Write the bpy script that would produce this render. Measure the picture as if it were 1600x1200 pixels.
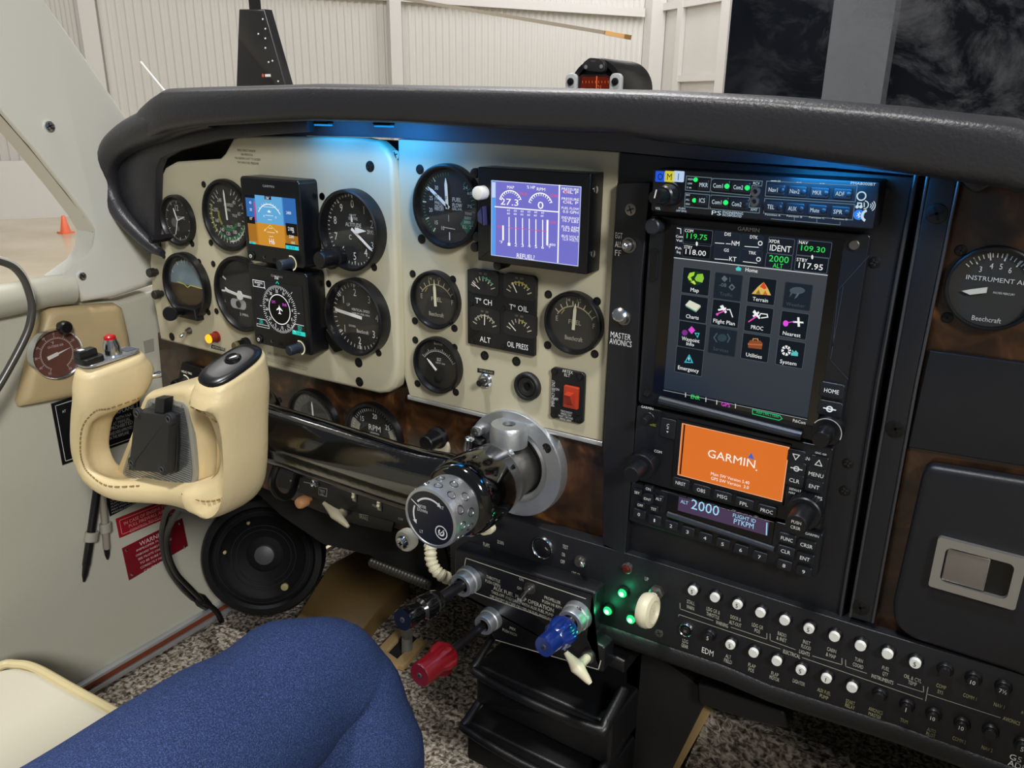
import bpy, math, random
from mathutils import Vector as Vec, Matrix
for _o in list(bpy.data.objects): bpy.data.objects.remove(_o)
S = bpy.context.scene; COL = S.collection
PI = math.pi; random.seed(7)
R = math.radians
# ------------------------------------------------------------------ camera
CAM = Vec((0.25056, -0.59262, 0.07851)); YAW, PITCH, ROLL, FPX = 0.57184, 0.33392, -0.01329, 1255.306
def _cam_axes():
    f = Vec((-math.sin(YAW)*math.cos(PITCH), math.cos(YAW)*math.cos(PITCH), -math.sin(PITCH)))
    r0 = Vec((math.cos(YAW), math.sin(YAW), 0)); d0 = f.cross(r0)
    return (math.cos(ROLL)*r0+math.sin(ROLL)*d0, -math.sin(ROLL)*r0+math.cos(ROLL)*d0, f)
CR, CD, CF = _cam_axes()
cd = bpy.data.cameras.new('camera'); cam = bpy.data.objects.new('camera', cd); COL.objects.link(cam)
cd.sensor_width = 36; cd.lens = FPX/1600*36; cd.clip_start = .01; cd.clip_end = 200
cam.matrix_world = Matrix(((CR.x,-CD.x,-CF.x,CAM.x),(CR.y,-CD.y,-CF.y,CAM.y),(CR.z,-CD.z,-CF.z,CAM.z),(0,0,0,1)))
S.camera = cam
# ------------------------------------------------------------------ world, lights, exposure
W = bpy.data.worlds.new('hangar_air'); S.world = W; W.use_nodes = True
W.node_tree.nodes['Background'].inputs[0].default_value = (.9,.95,1,1)
W.node_tree.nodes['Background'].inputs[1].default_value = .14
def area(name, loc, target, size, power, col=(1,1,1), sy=None):
    l = bpy.data.lights.new(name,'AREA'); l.energy = power; l.color = col; l.size = size
    if sy: l.shape='RECTANGLE'; l.size_y = sy
    o = bpy.data.objects.new(name,l); COL.objects.link(o); o.location = loc
    o.rotation_euler = (Vec(target)-Vec(loc)).to_track_quat('-Z','Y').to_euler()
    return o
area('hangar_lamp_overhead', (-.6,-1.6,4.8), (-.3,0,-.2), .5, 190, (1,.98,.95))
area('hangar_lamp_rear', (3.4,-2.6,2.4), (-.3,0,-.2), .8, 190, (1,.99,.97))
area('hangar_lamp_ahead', (-3.5,4.5,6.5), (-2,6,-1), 2.5, 520, (1,.98,.96))
area('hangar_lamp_left', (-6,1,6.0), (-9,6,-1), 2.5, 430, (1,.97,.93))
area('hangar_lamp_far', (-5,13,6.5), (-9,17,1), 4, 600, (.98,.98,1))
area('hangar_lamp_side', (2,12,6.5), (-2,22,1), 4, 240, (.98,.98,1))
S.view_settings.view_transform = 'Standard'; S.view_settings.look = 'None'
S.view_settings.exposure = 0; S.view_settings.gamma = 1; S.view_settings.use_curve_mapping = False
# ------------------------------------------------------------------ materials
def lin(h):
    h = h.lstrip('#')
    if len(h)==3: h = ''.join(c*2 for c in h)
    o=[]
    for i in (0,2,4):
        c = int(h[i:i+2],16)/255; o.append(c/12.92 if c<=.04045 else ((c+.055)/1.055)**2.4)
    return (*o,1)
_M = {}
def mat(name, col, rough=.5, metal=0, spec=.5, bump=None, bscale=400, emit=0, ecol=None, coat=0, sheen=0):
    if name in _M: return _M[name]
    m = bpy.data.materials.new(name); m.use_nodes = True; nt = m.node_tree; b = nt.nodes['Principled BSDF']
    b.inputs['Base Color'].default_value = lin(col); b.inputs['Roughness'].default_value = rough
    b.inputs['Metallic'].default_value = metal; b.inputs['Specular IOR Level'].default_value = spec
    b.inputs['Coat Weight'].default_value = coat; b.inputs['Coat Roughness'].default_value = .08
    b.inputs['Sheen Weight'].default_value = sheen
    if emit: b.inputs['Emission Color'].default_value = lin(ecol or col); b.inputs['Emission Strength'].default_value = emit
    if bump:
        tc = nt.nodes.new('ShaderNodeTexCoord'); n = nt.nodes.new('ShaderNodeTexNoise'); bp = nt.nodes.new('ShaderNodeBump')
        n.inputs['Scale'].default_value = bscale; n.inputs['Detail'].default_value = 3
        bp.inputs['Strength'].default_value = bump; bp.inputs['Distance'].default_value = .001
        nt.links.new(tc.outputs['Object'], n.inputs['Vector']); nt.links.new(n.outputs['Fac'], bp.inputs['Height']); nt.links.new(bp.outputs['Normal'], b.inputs['Normal'])
    _M[name] = m; return m
def noisemat(name, cols, scale, rough=.5, detail=6, dist=0, bump=0, stretch=(1,1,1), coat=0, kind='noise', spec=.5, bdist=.001):
    """material whose own colour varies: burl veneer, carpet, denim, concrete"""
    if name in _M: return _M[name]
    m = bpy.data.materials.new(name); m.use_nodes = True; nt = m.node_tree; b = nt.nodes['Principled BSDF']
    tc = nt.nodes.new('ShaderNodeTexCoord'); mp = nt.nodes.new('ShaderNodeMapping'); mp.inputs['Scale'].default_value = stretch
    if kind=='voronoi':
        n = nt.nodes.new('ShaderNodeTexVoronoi'); n.inputs['Scale'].default_value = scale; fac = n.outputs['Distance']
    else:
        n = nt.nodes.new('ShaderNodeTexNoise'); n.inputs['Scale'].default_value = scale; n.inputs['Detail'].default_value = detail
        n.inputs['Distortion'].default_value = dist; fac = n.outputs['Fac']
    cr = nt.nodes.new('ShaderNodeValToRGB'); e = cr.color_ramp.elements
    for i,(p,c) in enumerate(cols):
        el = e[i] if i<2 else e.new(p)
        el.position = p; el.color = lin(c)
    nt.links.new(tc.outputs['Object'], mp.inputs['Vector']); nt.links.new(mp.outputs[0], n.inputs['Vector']); nt.links.new(fac, cr.inputs[0])
    nt.links.new(cr.outputs[0], b.inputs['Base Color']); b.inputs['Roughness'].default_value = rough; b.inputs['Coat Weight'].default_value = coat
    b.inputs['Coat Roughness'].default_value = .1; b.inputs['Specular IOR Level'].default_value = spec
    if bump:
        bp = nt.nodes.new('ShaderNodeBump'); bp.inputs['Strength'].default_value = bump; bp.inputs['Distance'].default_value = bdist
        nt.links.new(fac, bp.inputs['Height']); nt.links.new(bp.outputs[0], b.inputs['Normal'])
    _M[name] = m; return m
def thinglass(name, refl=.06, tint='#ffffff', rough=.02, dirt=None):
    if name in _M: return _M[name]
    m = bpy.data.materials.new(name); m.use_nodes = True; nt = m.node_tree; nt.nodes.remove(nt.nodes['Principled BSDF'])
    out = nt.nodes['Material Output']; t = nt.nodes.new('ShaderNodeBsdfTransparent'); g = nt.nodes.new('ShaderNodeBsdfGlossy'); mx = nt.nodes.new('ShaderNodeMixShader')
    lw = nt.nodes.new('ShaderNodeLayerWeight'); lw.inputs['Blend'].default_value = .12
    mr = nt.nodes.new('ShaderNodeMapRange'); mr.inputs['To Min'].default_value = refl*.5; mr.inputs['To Max'].default_value = refl*5
    t.inputs[0].default_value = lin(tint); g.inputs['Roughness'].default_value = rough
    nt.links.new(lw.outputs['Facing'], mr.inputs['Value']); nt.links.new(mr.outputs[0], mx.inputs[0])
    nt.links.new(t.outputs[0], mx.inputs[1]); nt.links.new(g.outputs[0], mx.inputs[2]); last = mx
    if dirt:
        d = nt.nodes.new('ShaderNodeBsdfDiffuse'); d.inputs[0].default_value = lin('#d8d8dc')
        tc = nt.nodes.new('ShaderNodeTexCoord'); n = nt.nodes.new('ShaderNodeTexNoise'); n.inputs['Scale'].default_value = 11; n.inputs['Detail'].default_value = 14
        n.inputs['Roughness'].default_value = .72; n.inputs['Distortion'].default_value = .7
        cr = nt.nodes.new('ShaderNodeValToRGB'); cr.color_ramp.elements[0].position = .45; cr.color_ramp.elements[1].position = .66
        cr.color_ramp.elements[1].color = (dirt,dirt,dirt,1)
        m2 = nt.nodes.new('ShaderNodeMixShader')
        sx = nt.nodes.new('ShaderNodeSeparateXYZ'); mr2 = nt.nodes.new('ShaderNodeMapRange')
        mr2.inputs['From Min'].default_value = -.20; mr2.inputs['From Max'].default_value = .02
        mu = nt.nodes.new('ShaderNodeMath'); mu.operation = 'MULTIPLY'
        nt.links.new(tc.outputs['Object'], n.inputs['Vector']); nt.links.new(n.outputs['Fac'], cr.inputs[0])
        nt.links.new(tc.outputs['Object'], sx.inputs[0]); nt.links.new(sx.outputs[0], mr2.inputs['Value'])
        nt.links.new(cr.outputs[0], mu.inputs[0]); nt.links.new(mr2.outputs[0], mu.inputs[1])
        nt.links.new(mu.outputs[0], m2.inputs[0]); nt.links.new(mx.outputs[0], m2.inputs[1]); nt.links.new(d.outputs[0], m2.inputs[2]); last = m2
    nt.links.new(last.outputs[0], out.inputs[0]); _M[name] = m; return m
def E(h, s=1.0):      # something that glows (screen pixels, lit lamps)
    return mat('glow_%s_%g'%(h.lstrip('#'),s), '#000000', .35, emit=s, ecol=h, spec=.2)
def I(h, rough=.6):   # printed ink / plain paint
    return mat('ink_'+h.lstrip('#'), h, rough, spec=.3)
BEIGE = mat('beige_panel_paint','#c3bca1',.42,bump=.06,bscale=900)
BLACK = mat('black_panel_paint','#17181c',.42,bump=.15,bscale=1500)
BLACK2 = mat('black_plastic','#101114',.38,bump=.08,bscale=1800)
BEZ = mat('bezel_black','#0d0d0f',.35)
GLOSSB = mat('gloss_black','#050506',.12,coat=1)
DIAL = mat('dial_black','#1b1b1b',.6)
DIALG = mat('dial_grey','#2c2c2a',.6)
CHROME = mat('chrome','#d8dadd',.16,1)
ALU = mat('cast_aluminium','#c6c9cc',.42,.9,bump=.25,bscale=250)
STEEL = mat('dull_steel','#8a8782',.4,1)
SCREW = mat('screw_black','#0b0b0b',.45,.2)
LEATHB = mat('black_leather','#2b2b2f',.38,bump=.35,bscale=420)
LEATHC = mat('cream_leather','#dac699',.42,bump=.4,bscale=140)
VINYL = mat('cream_vinyl_trim','#b4b2a2',.5,bump=.12,bscale=600)
BURL = noisemat('burl_veneer',[(.28,'#110905'),(.5,'#35200f'),(.74,'#7a532c'),(.62,'#4c3019')],22,.3,8,1.8,coat=.35)
WHITE = I('#e9e9e4'); IVORY = mat('ivory_plastic','#d9d2b4',.4)
GLASS = thinglass('gauge_glass',.05)
# ------------------------------------------------------------------ frames, pixel measuring, mesh builder
class Frame:
    def __init__(s,o,U,V): s.o=Vec(o); s.U=Vec(U).normalized(); s.V=Vec(V).normalized(); s.N=s.U.cross(s.V)
    def p(s,u,v,w=0): return s.o+s.U*u+s.V*v+s.N*w
    def uv(s,px,py,w=0):
        d = CF+CR*((px-800)/FPX)+CD*((py-600)/FPX); oo = s.o+s.N*w
        t = (oo-CAM).dot(s.N)/d.dot(s.N); q = CAM+d*t-s.o
        return q.dot(s.U), q.dot(s.V)
    def jac(s,px,py,w=0):
        u,v = s.uv(px,py,w); e=1e-4; a=prj(s.p(u,v,w)); b=prj(s.p(u+e,v,w)); c=prj(s.p(u,v+e,w))
        return ((b[0]-a[0])/e,(b[1]-a[1])/e),((c[0]-a[0])/e,(c[1]-a[1])/e)
    def sc(s,px,py,w=0):
        a,b = s.jac(px,py,w); return math.hypot(*a), math.hypot(*b)
def prj(P):
    q = P-CAM; z = q.dot(CF); return 800+FPX*q.dot(CR)/z, 600+FPX*q.dot(CD)/z
def axis_frame(o, n, up=(0,0,1)):   # N along n
    n = Vec(n).normalized(); up = Vec(up); U = up.cross(n)
    if U.length<1e-4: U = Vec((1,0,0))
    U.normalize(); return Frame(o,U,n.cross(U))
FP = Frame((0,0,0),(1,0,0),(0,0,1))          # instrument panel, w grows towards the seats
FL = Frame((-.69,0,0),(0,1,0),(0,0,1))       # left cabin side wall, w grows into the cabin
FF = Frame((0,0,-.670),(1,0,0),(0,1,0))      # cabin floor
def crop(x0,y0,s): return lambda x,y: (x0+x/s, y0+y/s)
A=crop(220,200,16/3); B=crop(480,200,16/3); C=crop(220,400,16/3); D=crop(480,400,16/3); E5=crop(720,230,16/3); F4=crop(720,400,4)
G=crop(1000,240,4); H=crop(1000,340,4); I9=crop(960,600,4); J=crop(1300,240,4); K=crop(1300,600,3); L=crop(920,840,4); MM=crop(1200,900,4)
N=crop(0,440,5); O=crop(80,520,4); PP=crop(80,740,3.75); Q=crop(380,580,4); RR=crop(580,620,4.6155); SS=crop(560,820,4); X7=crop(430,720,1600/280); Z3=crop(700,960,4); Y5=crop(1360,960,5)
_tc = {}
def glyphs(s):
    if s in _tc: return _tc[s]
    c = bpy.data.curves.new('t','FONT'); c.body = s; c.size = 1; c.resolution_u = 2
    o = bpy.data.objects.new('t',c); COL.objects.link(o); me = bpy.data.meshes.new_from_object(o.evaluated_get(bpy.context.evaluated_depsgraph_get()))
    vs = [(v.co.x,v.co.y) for v in me.vertices]; fs = [tuple(p.vertices) for p in me.polygons]
    bpy.data.objects.remove(o); bpy.data.curves.remove(c); bpy.data.meshes.remove(me)
    _tc[s] = (vs,fs); return _tc[s]
CAP = .729
class MB:
    def __init__(s, fr=FP): s.f=fr; s.v=[]; s.fc=[]; s.mi=[]; s.m=[]; s.cur=0
    def use(s,m):
        if m not in s.m: s.m.append(m)
        s.cur = s.m.index(m); return s
    def addw(s,vs,fs):
        n=len(s.v); s.v+= [Vec(q) for q in vs]
        for f in fs: s.fc.append(tuple(n+i for i in f)); s.mi.append(s.cur)
        return s
    def add(s,vs,fs): return s.addw([s.f.p(*q) for q in vs],fs)
    def flat(s,pts,w): return s.add([(u,v,w) for u,v in pts],[tuple(range(len(pts)))])
    def rings(s,rs,cap0=True,cap1=True,closed=True):
        n=len(rs[0]); vs=[q for r in rs for q in r]; fs=[]
        for i in range(len(rs)-1):
            for j in range(n if closed else n-1):
                k=(j+1)%n; fs.append((i*n+j,i*n+k,(i+1)*n+k,(i+1)*n+j))
        if cap0: fs.append(tuple(range(n-1,-1,-1)))
        if cap1: fs.append(tuple((len(rs)-1)*n+j for j in range(n)))
        return vs,fs
    def prism(s,pts,w0,w1,bev=0,seg=3,back=True):
        a = sum(pts[i][0]*pts[(i+1)%len(pts)][1]-pts[(i+1)%len(pts)][0]*pts[i][1] for i in range(len(pts)))
        if a<0: pts = pts[::-1]
        rs=[[(u,v,w0) for u,v in pts]]
        if bev>0:
            for i in range(seg+1):
                t=i/seg*PI/2; d=bev*(1-math.cos(t)); rs.append([(u,v,w1-bev+bev*math.sin(t)) for u,v in (inset(pts,d) if bev<=.006 else shrink_c(pts,d))])
        else: rs.append([(u,v,w1) for u,v in pts])
        return s.add(*s.rings(rs,back,True))
    def box(s,u0,u1,v0,v1,w0,w1,r=0,bev=0): return s.prism(rrect(u0,u1,v0,v1,r),w0,w1,bev)
    def lathe(s,u,v,prof,n=32,cap0=True,cap1=True):
        rs=[[(u+r*math.cos(2*PI*j/n),v+r*math.sin(2*PI*j/n),w) for j in range(n)] for r,w in prof]
        return s.add(*s.rings(rs,cap0,cap1))
    def cyl(s,u,v,r,w0,w1,bev=0,n=24):
        pr=[(r,w0)]+([(r,w1-bev),(r-bev*.3,w1-bev*.3),(r-bev,w1)] if bev else [(r,w1)])
        return s.lathe(u,v,pr,n)
    def disc(s,u,v,r,w,n=32): return s.flat([(u+r*math.cos(2*PI*j/n),v+r*math.sin(2*PI*j/n)) for j in range(n)],w)
    def arc(s,u,v,r0,r1,a0,a1,w,n=24):   # clock degrees, from the top, clockwise
        vs=[]
        for i in range(n+1):
            t=R(a0+(a1-a0)*i/n)
            for r in (r0,r1): vs.append((u+r*math.sin(t),v+r*math.cos(t),w))
        return s.add(vs,[(2*i,2*i+2,2*i+3,2*i+1) for i in range(n)])
    def tick(s,u,v,a,r0,r1,wd,w):
        t=R(a); c,n_=math.cos(t),math.sin(t); q=lambda r,d:(u+r*n_+d*c,v+r*c-d*n_)
        return s.flat([q(r0,-wd/2),q(r0,wd/2),q(r1,wd/2),q(r1,-wd/2)],w)
    def line(s,pts,wd,w,closed=False):
        n=len(pts)
        for i in range(n if closed else n-1):
            a=Vec(pts[i]); b=Vec(pts[(i+1)%n]); d=(b-a)
            if d.length<1e-9: continue
            d.normalize(); e=Vec((-d.y,d.x))*wd/2; a=a-d*wd/2; b=b+d*wd/2
            s.flat([tuple(a-e),tuple(b-e),tuple(b+e),tuple(a+e)],w)
        return s
    def text(s,t,u,v,h,w,width=None,rot=0,al='C',k=.85):
        vs,fs=glyphs(t)
        if not vs: return s
        x0=min(q[0] for q in vs); x1=max(q[0] for q in vs); sy=h/CAP; sx=(width/(x1-x0)) if width else sy*k
        ox={'C':(x0+x1)/2,'L':x0,'R':x1}[al]; c,n_=math.cos(rot),math.sin(rot); o=[]
        for x,y in vs:
            a=(x-ox)*sx; b=(y-CAP/2)*sy; o.append((u+a*c-b*n_,v+a*n_+b*c,w))
        return s.add(o,fs)
    def tx(s,t,pq,h,w,wpx=None,al='C',k=.85):   # text measured in photo pixels
        u,v=s.f.uv(*pq,w); a,b=s.f.sc(*pq,w); return s.text(t,u,v,h/b,w,wpx/a if wpx else None,0,al,k)
    def pl(s,pts,w): return s.flat([s.f.uv(x,y,w) for x,y in pts],w)
    def ln(s,pts,wpx,w,closed=False):
        a,b=s.f.sc(*pts[0],w); return s.line([s.f.uv(x,y,w) for x,y in pts],wpx/b,w,closed)
    def tube(s,pts,r,n=12,cap=True,sub=0):
        pts=[Vec(q) for q in pts]
        if sub: pts=smooth(pts,sub)
        m=len(pts); rr=r if isinstance(r,(list,tuple)) else [r]*m
        if len(rr)!=m: rr=[rr[0]+(rr[-1]-rr[0])*i/(m-1) for i in range(m)]
        rs=[]; up=None
        for i in range(m):
            t=(pts[min(i+1,m-1)]-pts[max(i-1,0)]).normalized()
            if up is None:
                up=Vec((0,0,1)) if abs(t.z)<.9 else Vec((1,0,0))
            x=up.cross(t).normalized(); y=t.cross(x); up=y
            rs.append([pts[i]+x*rr[i]*math.cos(2*PI*j/n)+y*rr[i]*math.sin(2*PI*j/n) for j in range(n)])
        return s.addw(*s.rings(rs,cap,cap))
def smooth(pts,k):
    o=[]; n=len(pts)
    for i in range(n-1):
        a=pts[max(i-1,0)]; b=pts[i]; c=pts[i+1]; d=pts[min(i+2,n-1)]
        for j in range(k):
            t=j/k; o.append(.5*((2*b)+(c-a)*t+(2*a-5*b+4*c-d)*t*t+(3*b-a-3*c+d)*t**3))
    o.append(pts[-1]); return o
def smooth2(pts,k,closed=False):
    q=[Vec((x,y,0)) for x,y in pts]
    if closed:
        q=[q[-1]]+q+[q[0],q[1]]; r=smooth(q,k)[k:-k]; return [(a.x,a.y) for a in r[:-1]]
    return [(a.x,a.y) for a in smooth(q,k)]
def inset(pts,d):
    if d<=0: return list(pts)
    n=len(pts); o=[]
    for i in range(n):
        p=Vec(pts[i]); a=(p-Vec(pts[i-1])); b=(Vec(pts[(i+1)%n])-p)
        if a.length<1e-9: a=b
        if b.length<1e-9: b=a
        a=a.normalized(); b=b.normalized(); na=Vec((-a.y,a.x)); nb=Vec((-b.y,b.x)); m=(na+nb)
        if m.length<1e-6: m=na
        m.normalize(); k=max(m.dot(na),.35); q=p+m*(d/k); o.append((q.x,q.y))
    return o
def shrink_c(pts,d):
    n=len(pts); cx=sum(p[0] for p in pts)/n; cy=sum(p[1] for p in pts)/n; rm=sum(math.hypot(p[0]-cx,p[1]-cy) for p in pts)/n; k=1-d/rm
    return [(cx+(p[0]-cx)*k,cy+(p[1]-cy)*k) for p in pts]
def rrect(u0,u1,v0,v1,r=0,n=5):
    if r<=0: return [(u0,v0),(u1,v0),(u1,v1),(u0,v1)]
    o=[]
    for cx,cy,a in ((u1-r,v0+r,-90),(u1-r,v1-r,0),(u0+r,v1-r,90),(u0+r,v0+r,180)):
        for i in range(n+1): t=R(a+90*i/n); o.append((cx+r*math.cos(t),cy+r*math.sin(t)))
    return o
def rpoly(pts,r,n=4):   # round every corner of a polygon
    o=[]; m=len(pts)
    for i in range(m):
        p=Vec(pts[i]); a=(Vec(pts[i-1])-p); b=(Vec(pts[(i+1)%m])-p); d=min(r,a.length*.45,b.length*.45); a=p+a.normalized()*d; b=p+b.normalized()*d
        for j in range(n+1): t=j/n; q=a*(1-t)**2+p*2*t*(1-t)+b*t*t; o.append((q.x,q.y))
    return o
# ------------------------------------------------------------------ objects
def origin_of(p):
    o=Vec((0,0,0))
    while p is not None: o=o+p.location; p=p.parent
    return o
def thing(name,label,cat,loc,group=None):
    o=bpy.data.objects.new(name,None); COL.objects.link(o); o.location=loc; o.empty_display_size=.01
    o['label']=label; o['category']=cat
    if group: o['group']=group
    return o
def part(name,mb,parent=None,mt=None,label=None,auto=35):
    me=bpy.data.meshes.new(name); loc=origin_of(parent)
    o=bpy.data.objects.new(name,me); COL.objects.link(o)
    if parent is None:
        c=sum((v for v in mb.v),Vec((0,0,0)))/max(len(mb.v),1); c=Vec((c.x,c.y,min(v.z for v in mb.v))); o.location=c; loc=c
    else: o.parent=parent
    me.from_pydata([v-loc for v in mb.v],[],mb.fc)
    for m in (mb.m or [mt]): me.materials.append(m)
    for p,i in zip(me.polygons,mb.mi): p.material_index=i; p.use_smooth=True
    me.validate(); 
    try: me.set_sharp_from_angle(angle=R(auto))
    except Exception: pass
    me.update()
    if label: o['label']=label
    return o
def solo(name,mb,label,cat,mt=None,group=None,auto=35,kind=None):
    o=part(name,mb,None,mt,None,auto); o['label']=label; o['category']=cat
    if group: o['group']=group
    if kind: o['kind']=kind
    return o
def struct(name,mb,mt=None,auto=35):
    o=part(name,mb,None,mt,None,auto); o['kind']='structure'; return o
def mb(m=None,fr=FP):
    b=MB(fr)
    if m: b.use(m)
    return b
def rect_px(fr,q,w):   # four photo points TL,TR,BR,BL -> u0,u1,v0,v1
    p=[fr.uv(x,y,w) for x,y in q]
    return (p[0][0]+p[3][0])/2,(p[1][0]+p[2][0])/2,(p[2][1]+p[3][1])/2,(p[0][1]+p[1][1])/2
def screw(parent,pq,w,r=.0042,fr=FP,m=SCREW,proud=.0007,name='screw',slot='#2a2a2a'):
    u,v=fr.uv(*pq,w); b=mb(m,fr); b.cyl(u,v,r,w-.0005,w+proud,.0005,16); b.use(I(slot)); b.line([(u-r*.5,v-r*.2),(u+r*.5,v+r*.2)],r*.25,w+proud+.0001); b.line([(u+r*.2,v-r*.5),(u-r*.2,v+r*.5)],r*.25,w+proud+.0001)
    return part(name,b,parent)
# ================================================================== THE HANGAR OUTSIDE
WALLM = mat('hangar_sheet','#c6c3bd',.6); WHITEM = mat('hangar_plinth_paint','#d9d7d2',.6); TRIMM = mat('hangar_steel_paint','#cbc8c3',.55)
FLOORM = noisemat('hangar_concrete',[(.3,'#b9a98d'),(.7,'#d3c6ae')],.8,.25,8)
cor = Vec((-7.1,16.2,0)); UA = Vec((.545,.839,0)).normalized(); UB = Vec((.839,-.545,0)).normalized()
FA = Frame(cor,UA,(0,0,1)); FB = Frame(cor,UB,(0,0,1)); GZ = -1.75
FG = Frame((0,0,GZ),(1,0,0),(0,1,0))
b = mb(FLOORM,FG); b.flat([(-40,-12),(25,-12),(25,40),(-40,40)],0); struct('floor_hangar',b)
def corrugated(fr,u0,u1,z0,z1,pitch,dep):
    b = mb(WALLM,fr); n=int((u1-u0)/pitch); rows=[]
    for i in range(n+1):
        u=u0+i*pitch
        for du,w in ((0,0),(pitch*.35,0),(pitch*.5,dep),(pitch*.85,dep)): rows.append((u+du,w))
    vs=[(u,z,w) for u,w in rows for z in (z0,z1)]
    return b.add(vs,[(2*i,2*i+2,2*i+3,2*i+1) for i in range(len(rows)-1)])
struct('wall_back',corrugated(FA,-34,0,GZ,9,.13,.016),auto=20)
struct('wall_right',corrugated(FB,0,16,GZ,9,1.1,.02),auto=20)
b = mb(WHITEM,FA); b.box(-34,0,GZ,-.85,.03,.1); struct('trim_1',b)
def pillar(n,fr,px0,px1,w=.25):
    u0,_=fr.uv(px0,20,w); u1,_=fr.uv(px1,20,w); b=mb(TRIMM,fr); b.box(u0,u1,GZ,9,.031,w); struct(n,b)
pillar('trim_2',FA,123,150); pillar('trim_3',FA,609,627)
b = mb(TRIMM,FA); b.box(-.35,-.02,GZ,9,.031,.3); struct('trim_4',b)
for k,(fr,a,c,py) in enumerate(((FA,(640,0),(985,19),0),)):
    v=fr.uv(*c,.06)[1]; b=mb(TRIMM,fr); b.box(-12,-.4,v-.08,v+.08,.031,.12); struct('trim_5',b)
v=FB.uv(1040,10,.1)[1]
b = mb(TRIMM,FB); b.box(.05,5,v-.07,v+.07,.021,.1); 
u=FB.uv(1060,60,.1)[0]; b.box(u-.08,u+.08,GZ,9,.021,.12)
v2=FB.uv(1080,122,.1)[1]; b.box(u,u+2.2,v2-.06,v2+.06,.021,.1); struct('trim_6',b)
# dark doorway leaf; the lighter strip stands in for a windscreen reflection
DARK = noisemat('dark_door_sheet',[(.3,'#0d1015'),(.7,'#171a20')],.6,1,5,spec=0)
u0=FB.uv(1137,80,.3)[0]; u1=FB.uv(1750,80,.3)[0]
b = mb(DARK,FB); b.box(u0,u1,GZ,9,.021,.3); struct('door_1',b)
b = mb(TRIMM,FB); b.box(u0-.25,u0,GZ,9,.021,.34); struct('trim_7',b)
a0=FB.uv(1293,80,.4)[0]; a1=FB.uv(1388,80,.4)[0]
b = mb(mat('reflection_grey','#63676c',.9,spec=0),FB); b.box(a0,a1,GZ,9,.3,.4); struct('trim_8',b)  # grey strip standing in for the windscreen reflection, not a trim piece
# tail fin of a parked aircraft
FT=Frame((0,5.2,0),(1,0,0),(0,0,1))
t=thing('tail_fin','black tapering tail fin standing outside beyond the windscreen, riveted edge','aircraft tail',FT.p(*FT.uv(408,330,0),0))
FINM=mat('fin_black','#1a1a1c',.4)
fin=[FT.uv(x,y,.05) for x,y in ((373,14),(412,14),(446,133),(500,335),(362,335))]
b=mb(FINM,FT); b.prism(fin,-.05,.05,.02); part('fin',b,t)
b=mb(mat('rivet','#e8e8ea',.3),FT)
for x,y in ((411,30),(415,45),(415,60),(415,75),(404,53),(420,97),(426,95),(435,127)):
    u,v=FT.uv(x,y,.05); b.cyl(u,v,.008,.049,.056,0,10)
part('rivets',b,t)
b=mb(FINM,FT); u,v=FT.uv(398,5,.0); b.box(u-.05,u+.05,v-.06,v+.08,-.03,.03); part('tip_cap',b,t)
b=mb(I('#c9553f'),FT); u,v=FT.uv(411,118,.05); b.disc(u,v,.016,.051); b.use(I('#d8d8da')); b.box(u+.03,u+.11,v-.012,v+.012,.05,.0515); part('tail_marking',b,t)
# rotor blade with tan tip
FR=Frame((0,6.5,0),(1,0,0),(0,0,1))
t=thing('rotor_blade','long thin rotor blade with a tan tip crossing outside the windscreen','rotor blade',FR.p(*FR.uv(800,26,0),0))
def bar(b,p,q,h,w0,w1,fr):
    a=Vec(fr.uv(*p,w1)); c=Vec(fr.uv(*q,w1)); d=(c-a).normalized(); e=Vec((-d.y,d.x))*h/2
    return b.prism([tuple(a-e),tuple(c-e),tuple(c+e),tuple(a+e)],w0,w1,h*.3)
b=mb(mat('rotor_grey','#8d8576',.5),FR); bar(b,(560,-14),(945,51),.032,-.12,.02,FR); part('blade',b,t)
b=mb(mat('rotor_tip','#c49a63',.5),FR); bar(b,(945,51),(976,57),.04,-.12,.02,FR); part('blade_tip',b,t)
# thin white aerial on the nose outside
FW=Frame((0,1.5,0),(1,0,0),(0,0,1))
b=mb(mat('aerial_white','#e6e6e6',.4)); b.tube([FW.p(*FW.uv(220,97),0),FW.p(*FW.uv(252,136),0),FW.p(*FW.uv(300,195),0)],.0045,8); solo('aerial_rod',b,'thin white rod aerial slanting up outside the windscreen on the left','aerial')
# orange marker on the hangar floor
u,v=FG.uv(103,364,0)
t=thing('traffic_cone','small orange cone on the hangar floor seen through the side window','cone',FG.p(u,v,0))
b=mb(mat('cone_orange','#f2764e',.5),FG); b.lathe(u,v,[(.07,.02),(.025,.24),(.015,.25)],20); part('cone_body',b,t)
b=mb(mat('cone_orange','#f2764e',.5),FG); b.box(u-.09,u+.09,v-.09,v+.09,0,.02,.02); part('cone_base',b,t)
# ================================================================== THE CABIN SHELL
CARPET = noisemat('heather_carpet',[(.3,'#2b2620'),(.45,'#6f665b'),(.56,'#aba195'),(.72,'#cdc4b7')],170,.95,3,.6,bump=1,spec=.1,bdist=.006)
b = mb(CARPET,FF); b.flat([(-.70,-1.1),(.75,-1.1),(.75,.5),(-.70,.5)],0); struct('floor',b)
b = mb(mat('firewall_black','#0a0a0a',.9)); b.flat([(-.72,-.7),(.8,-.7),(.8,.0),(-.72,.0)],-.46); struct('wall_front',b)
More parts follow.
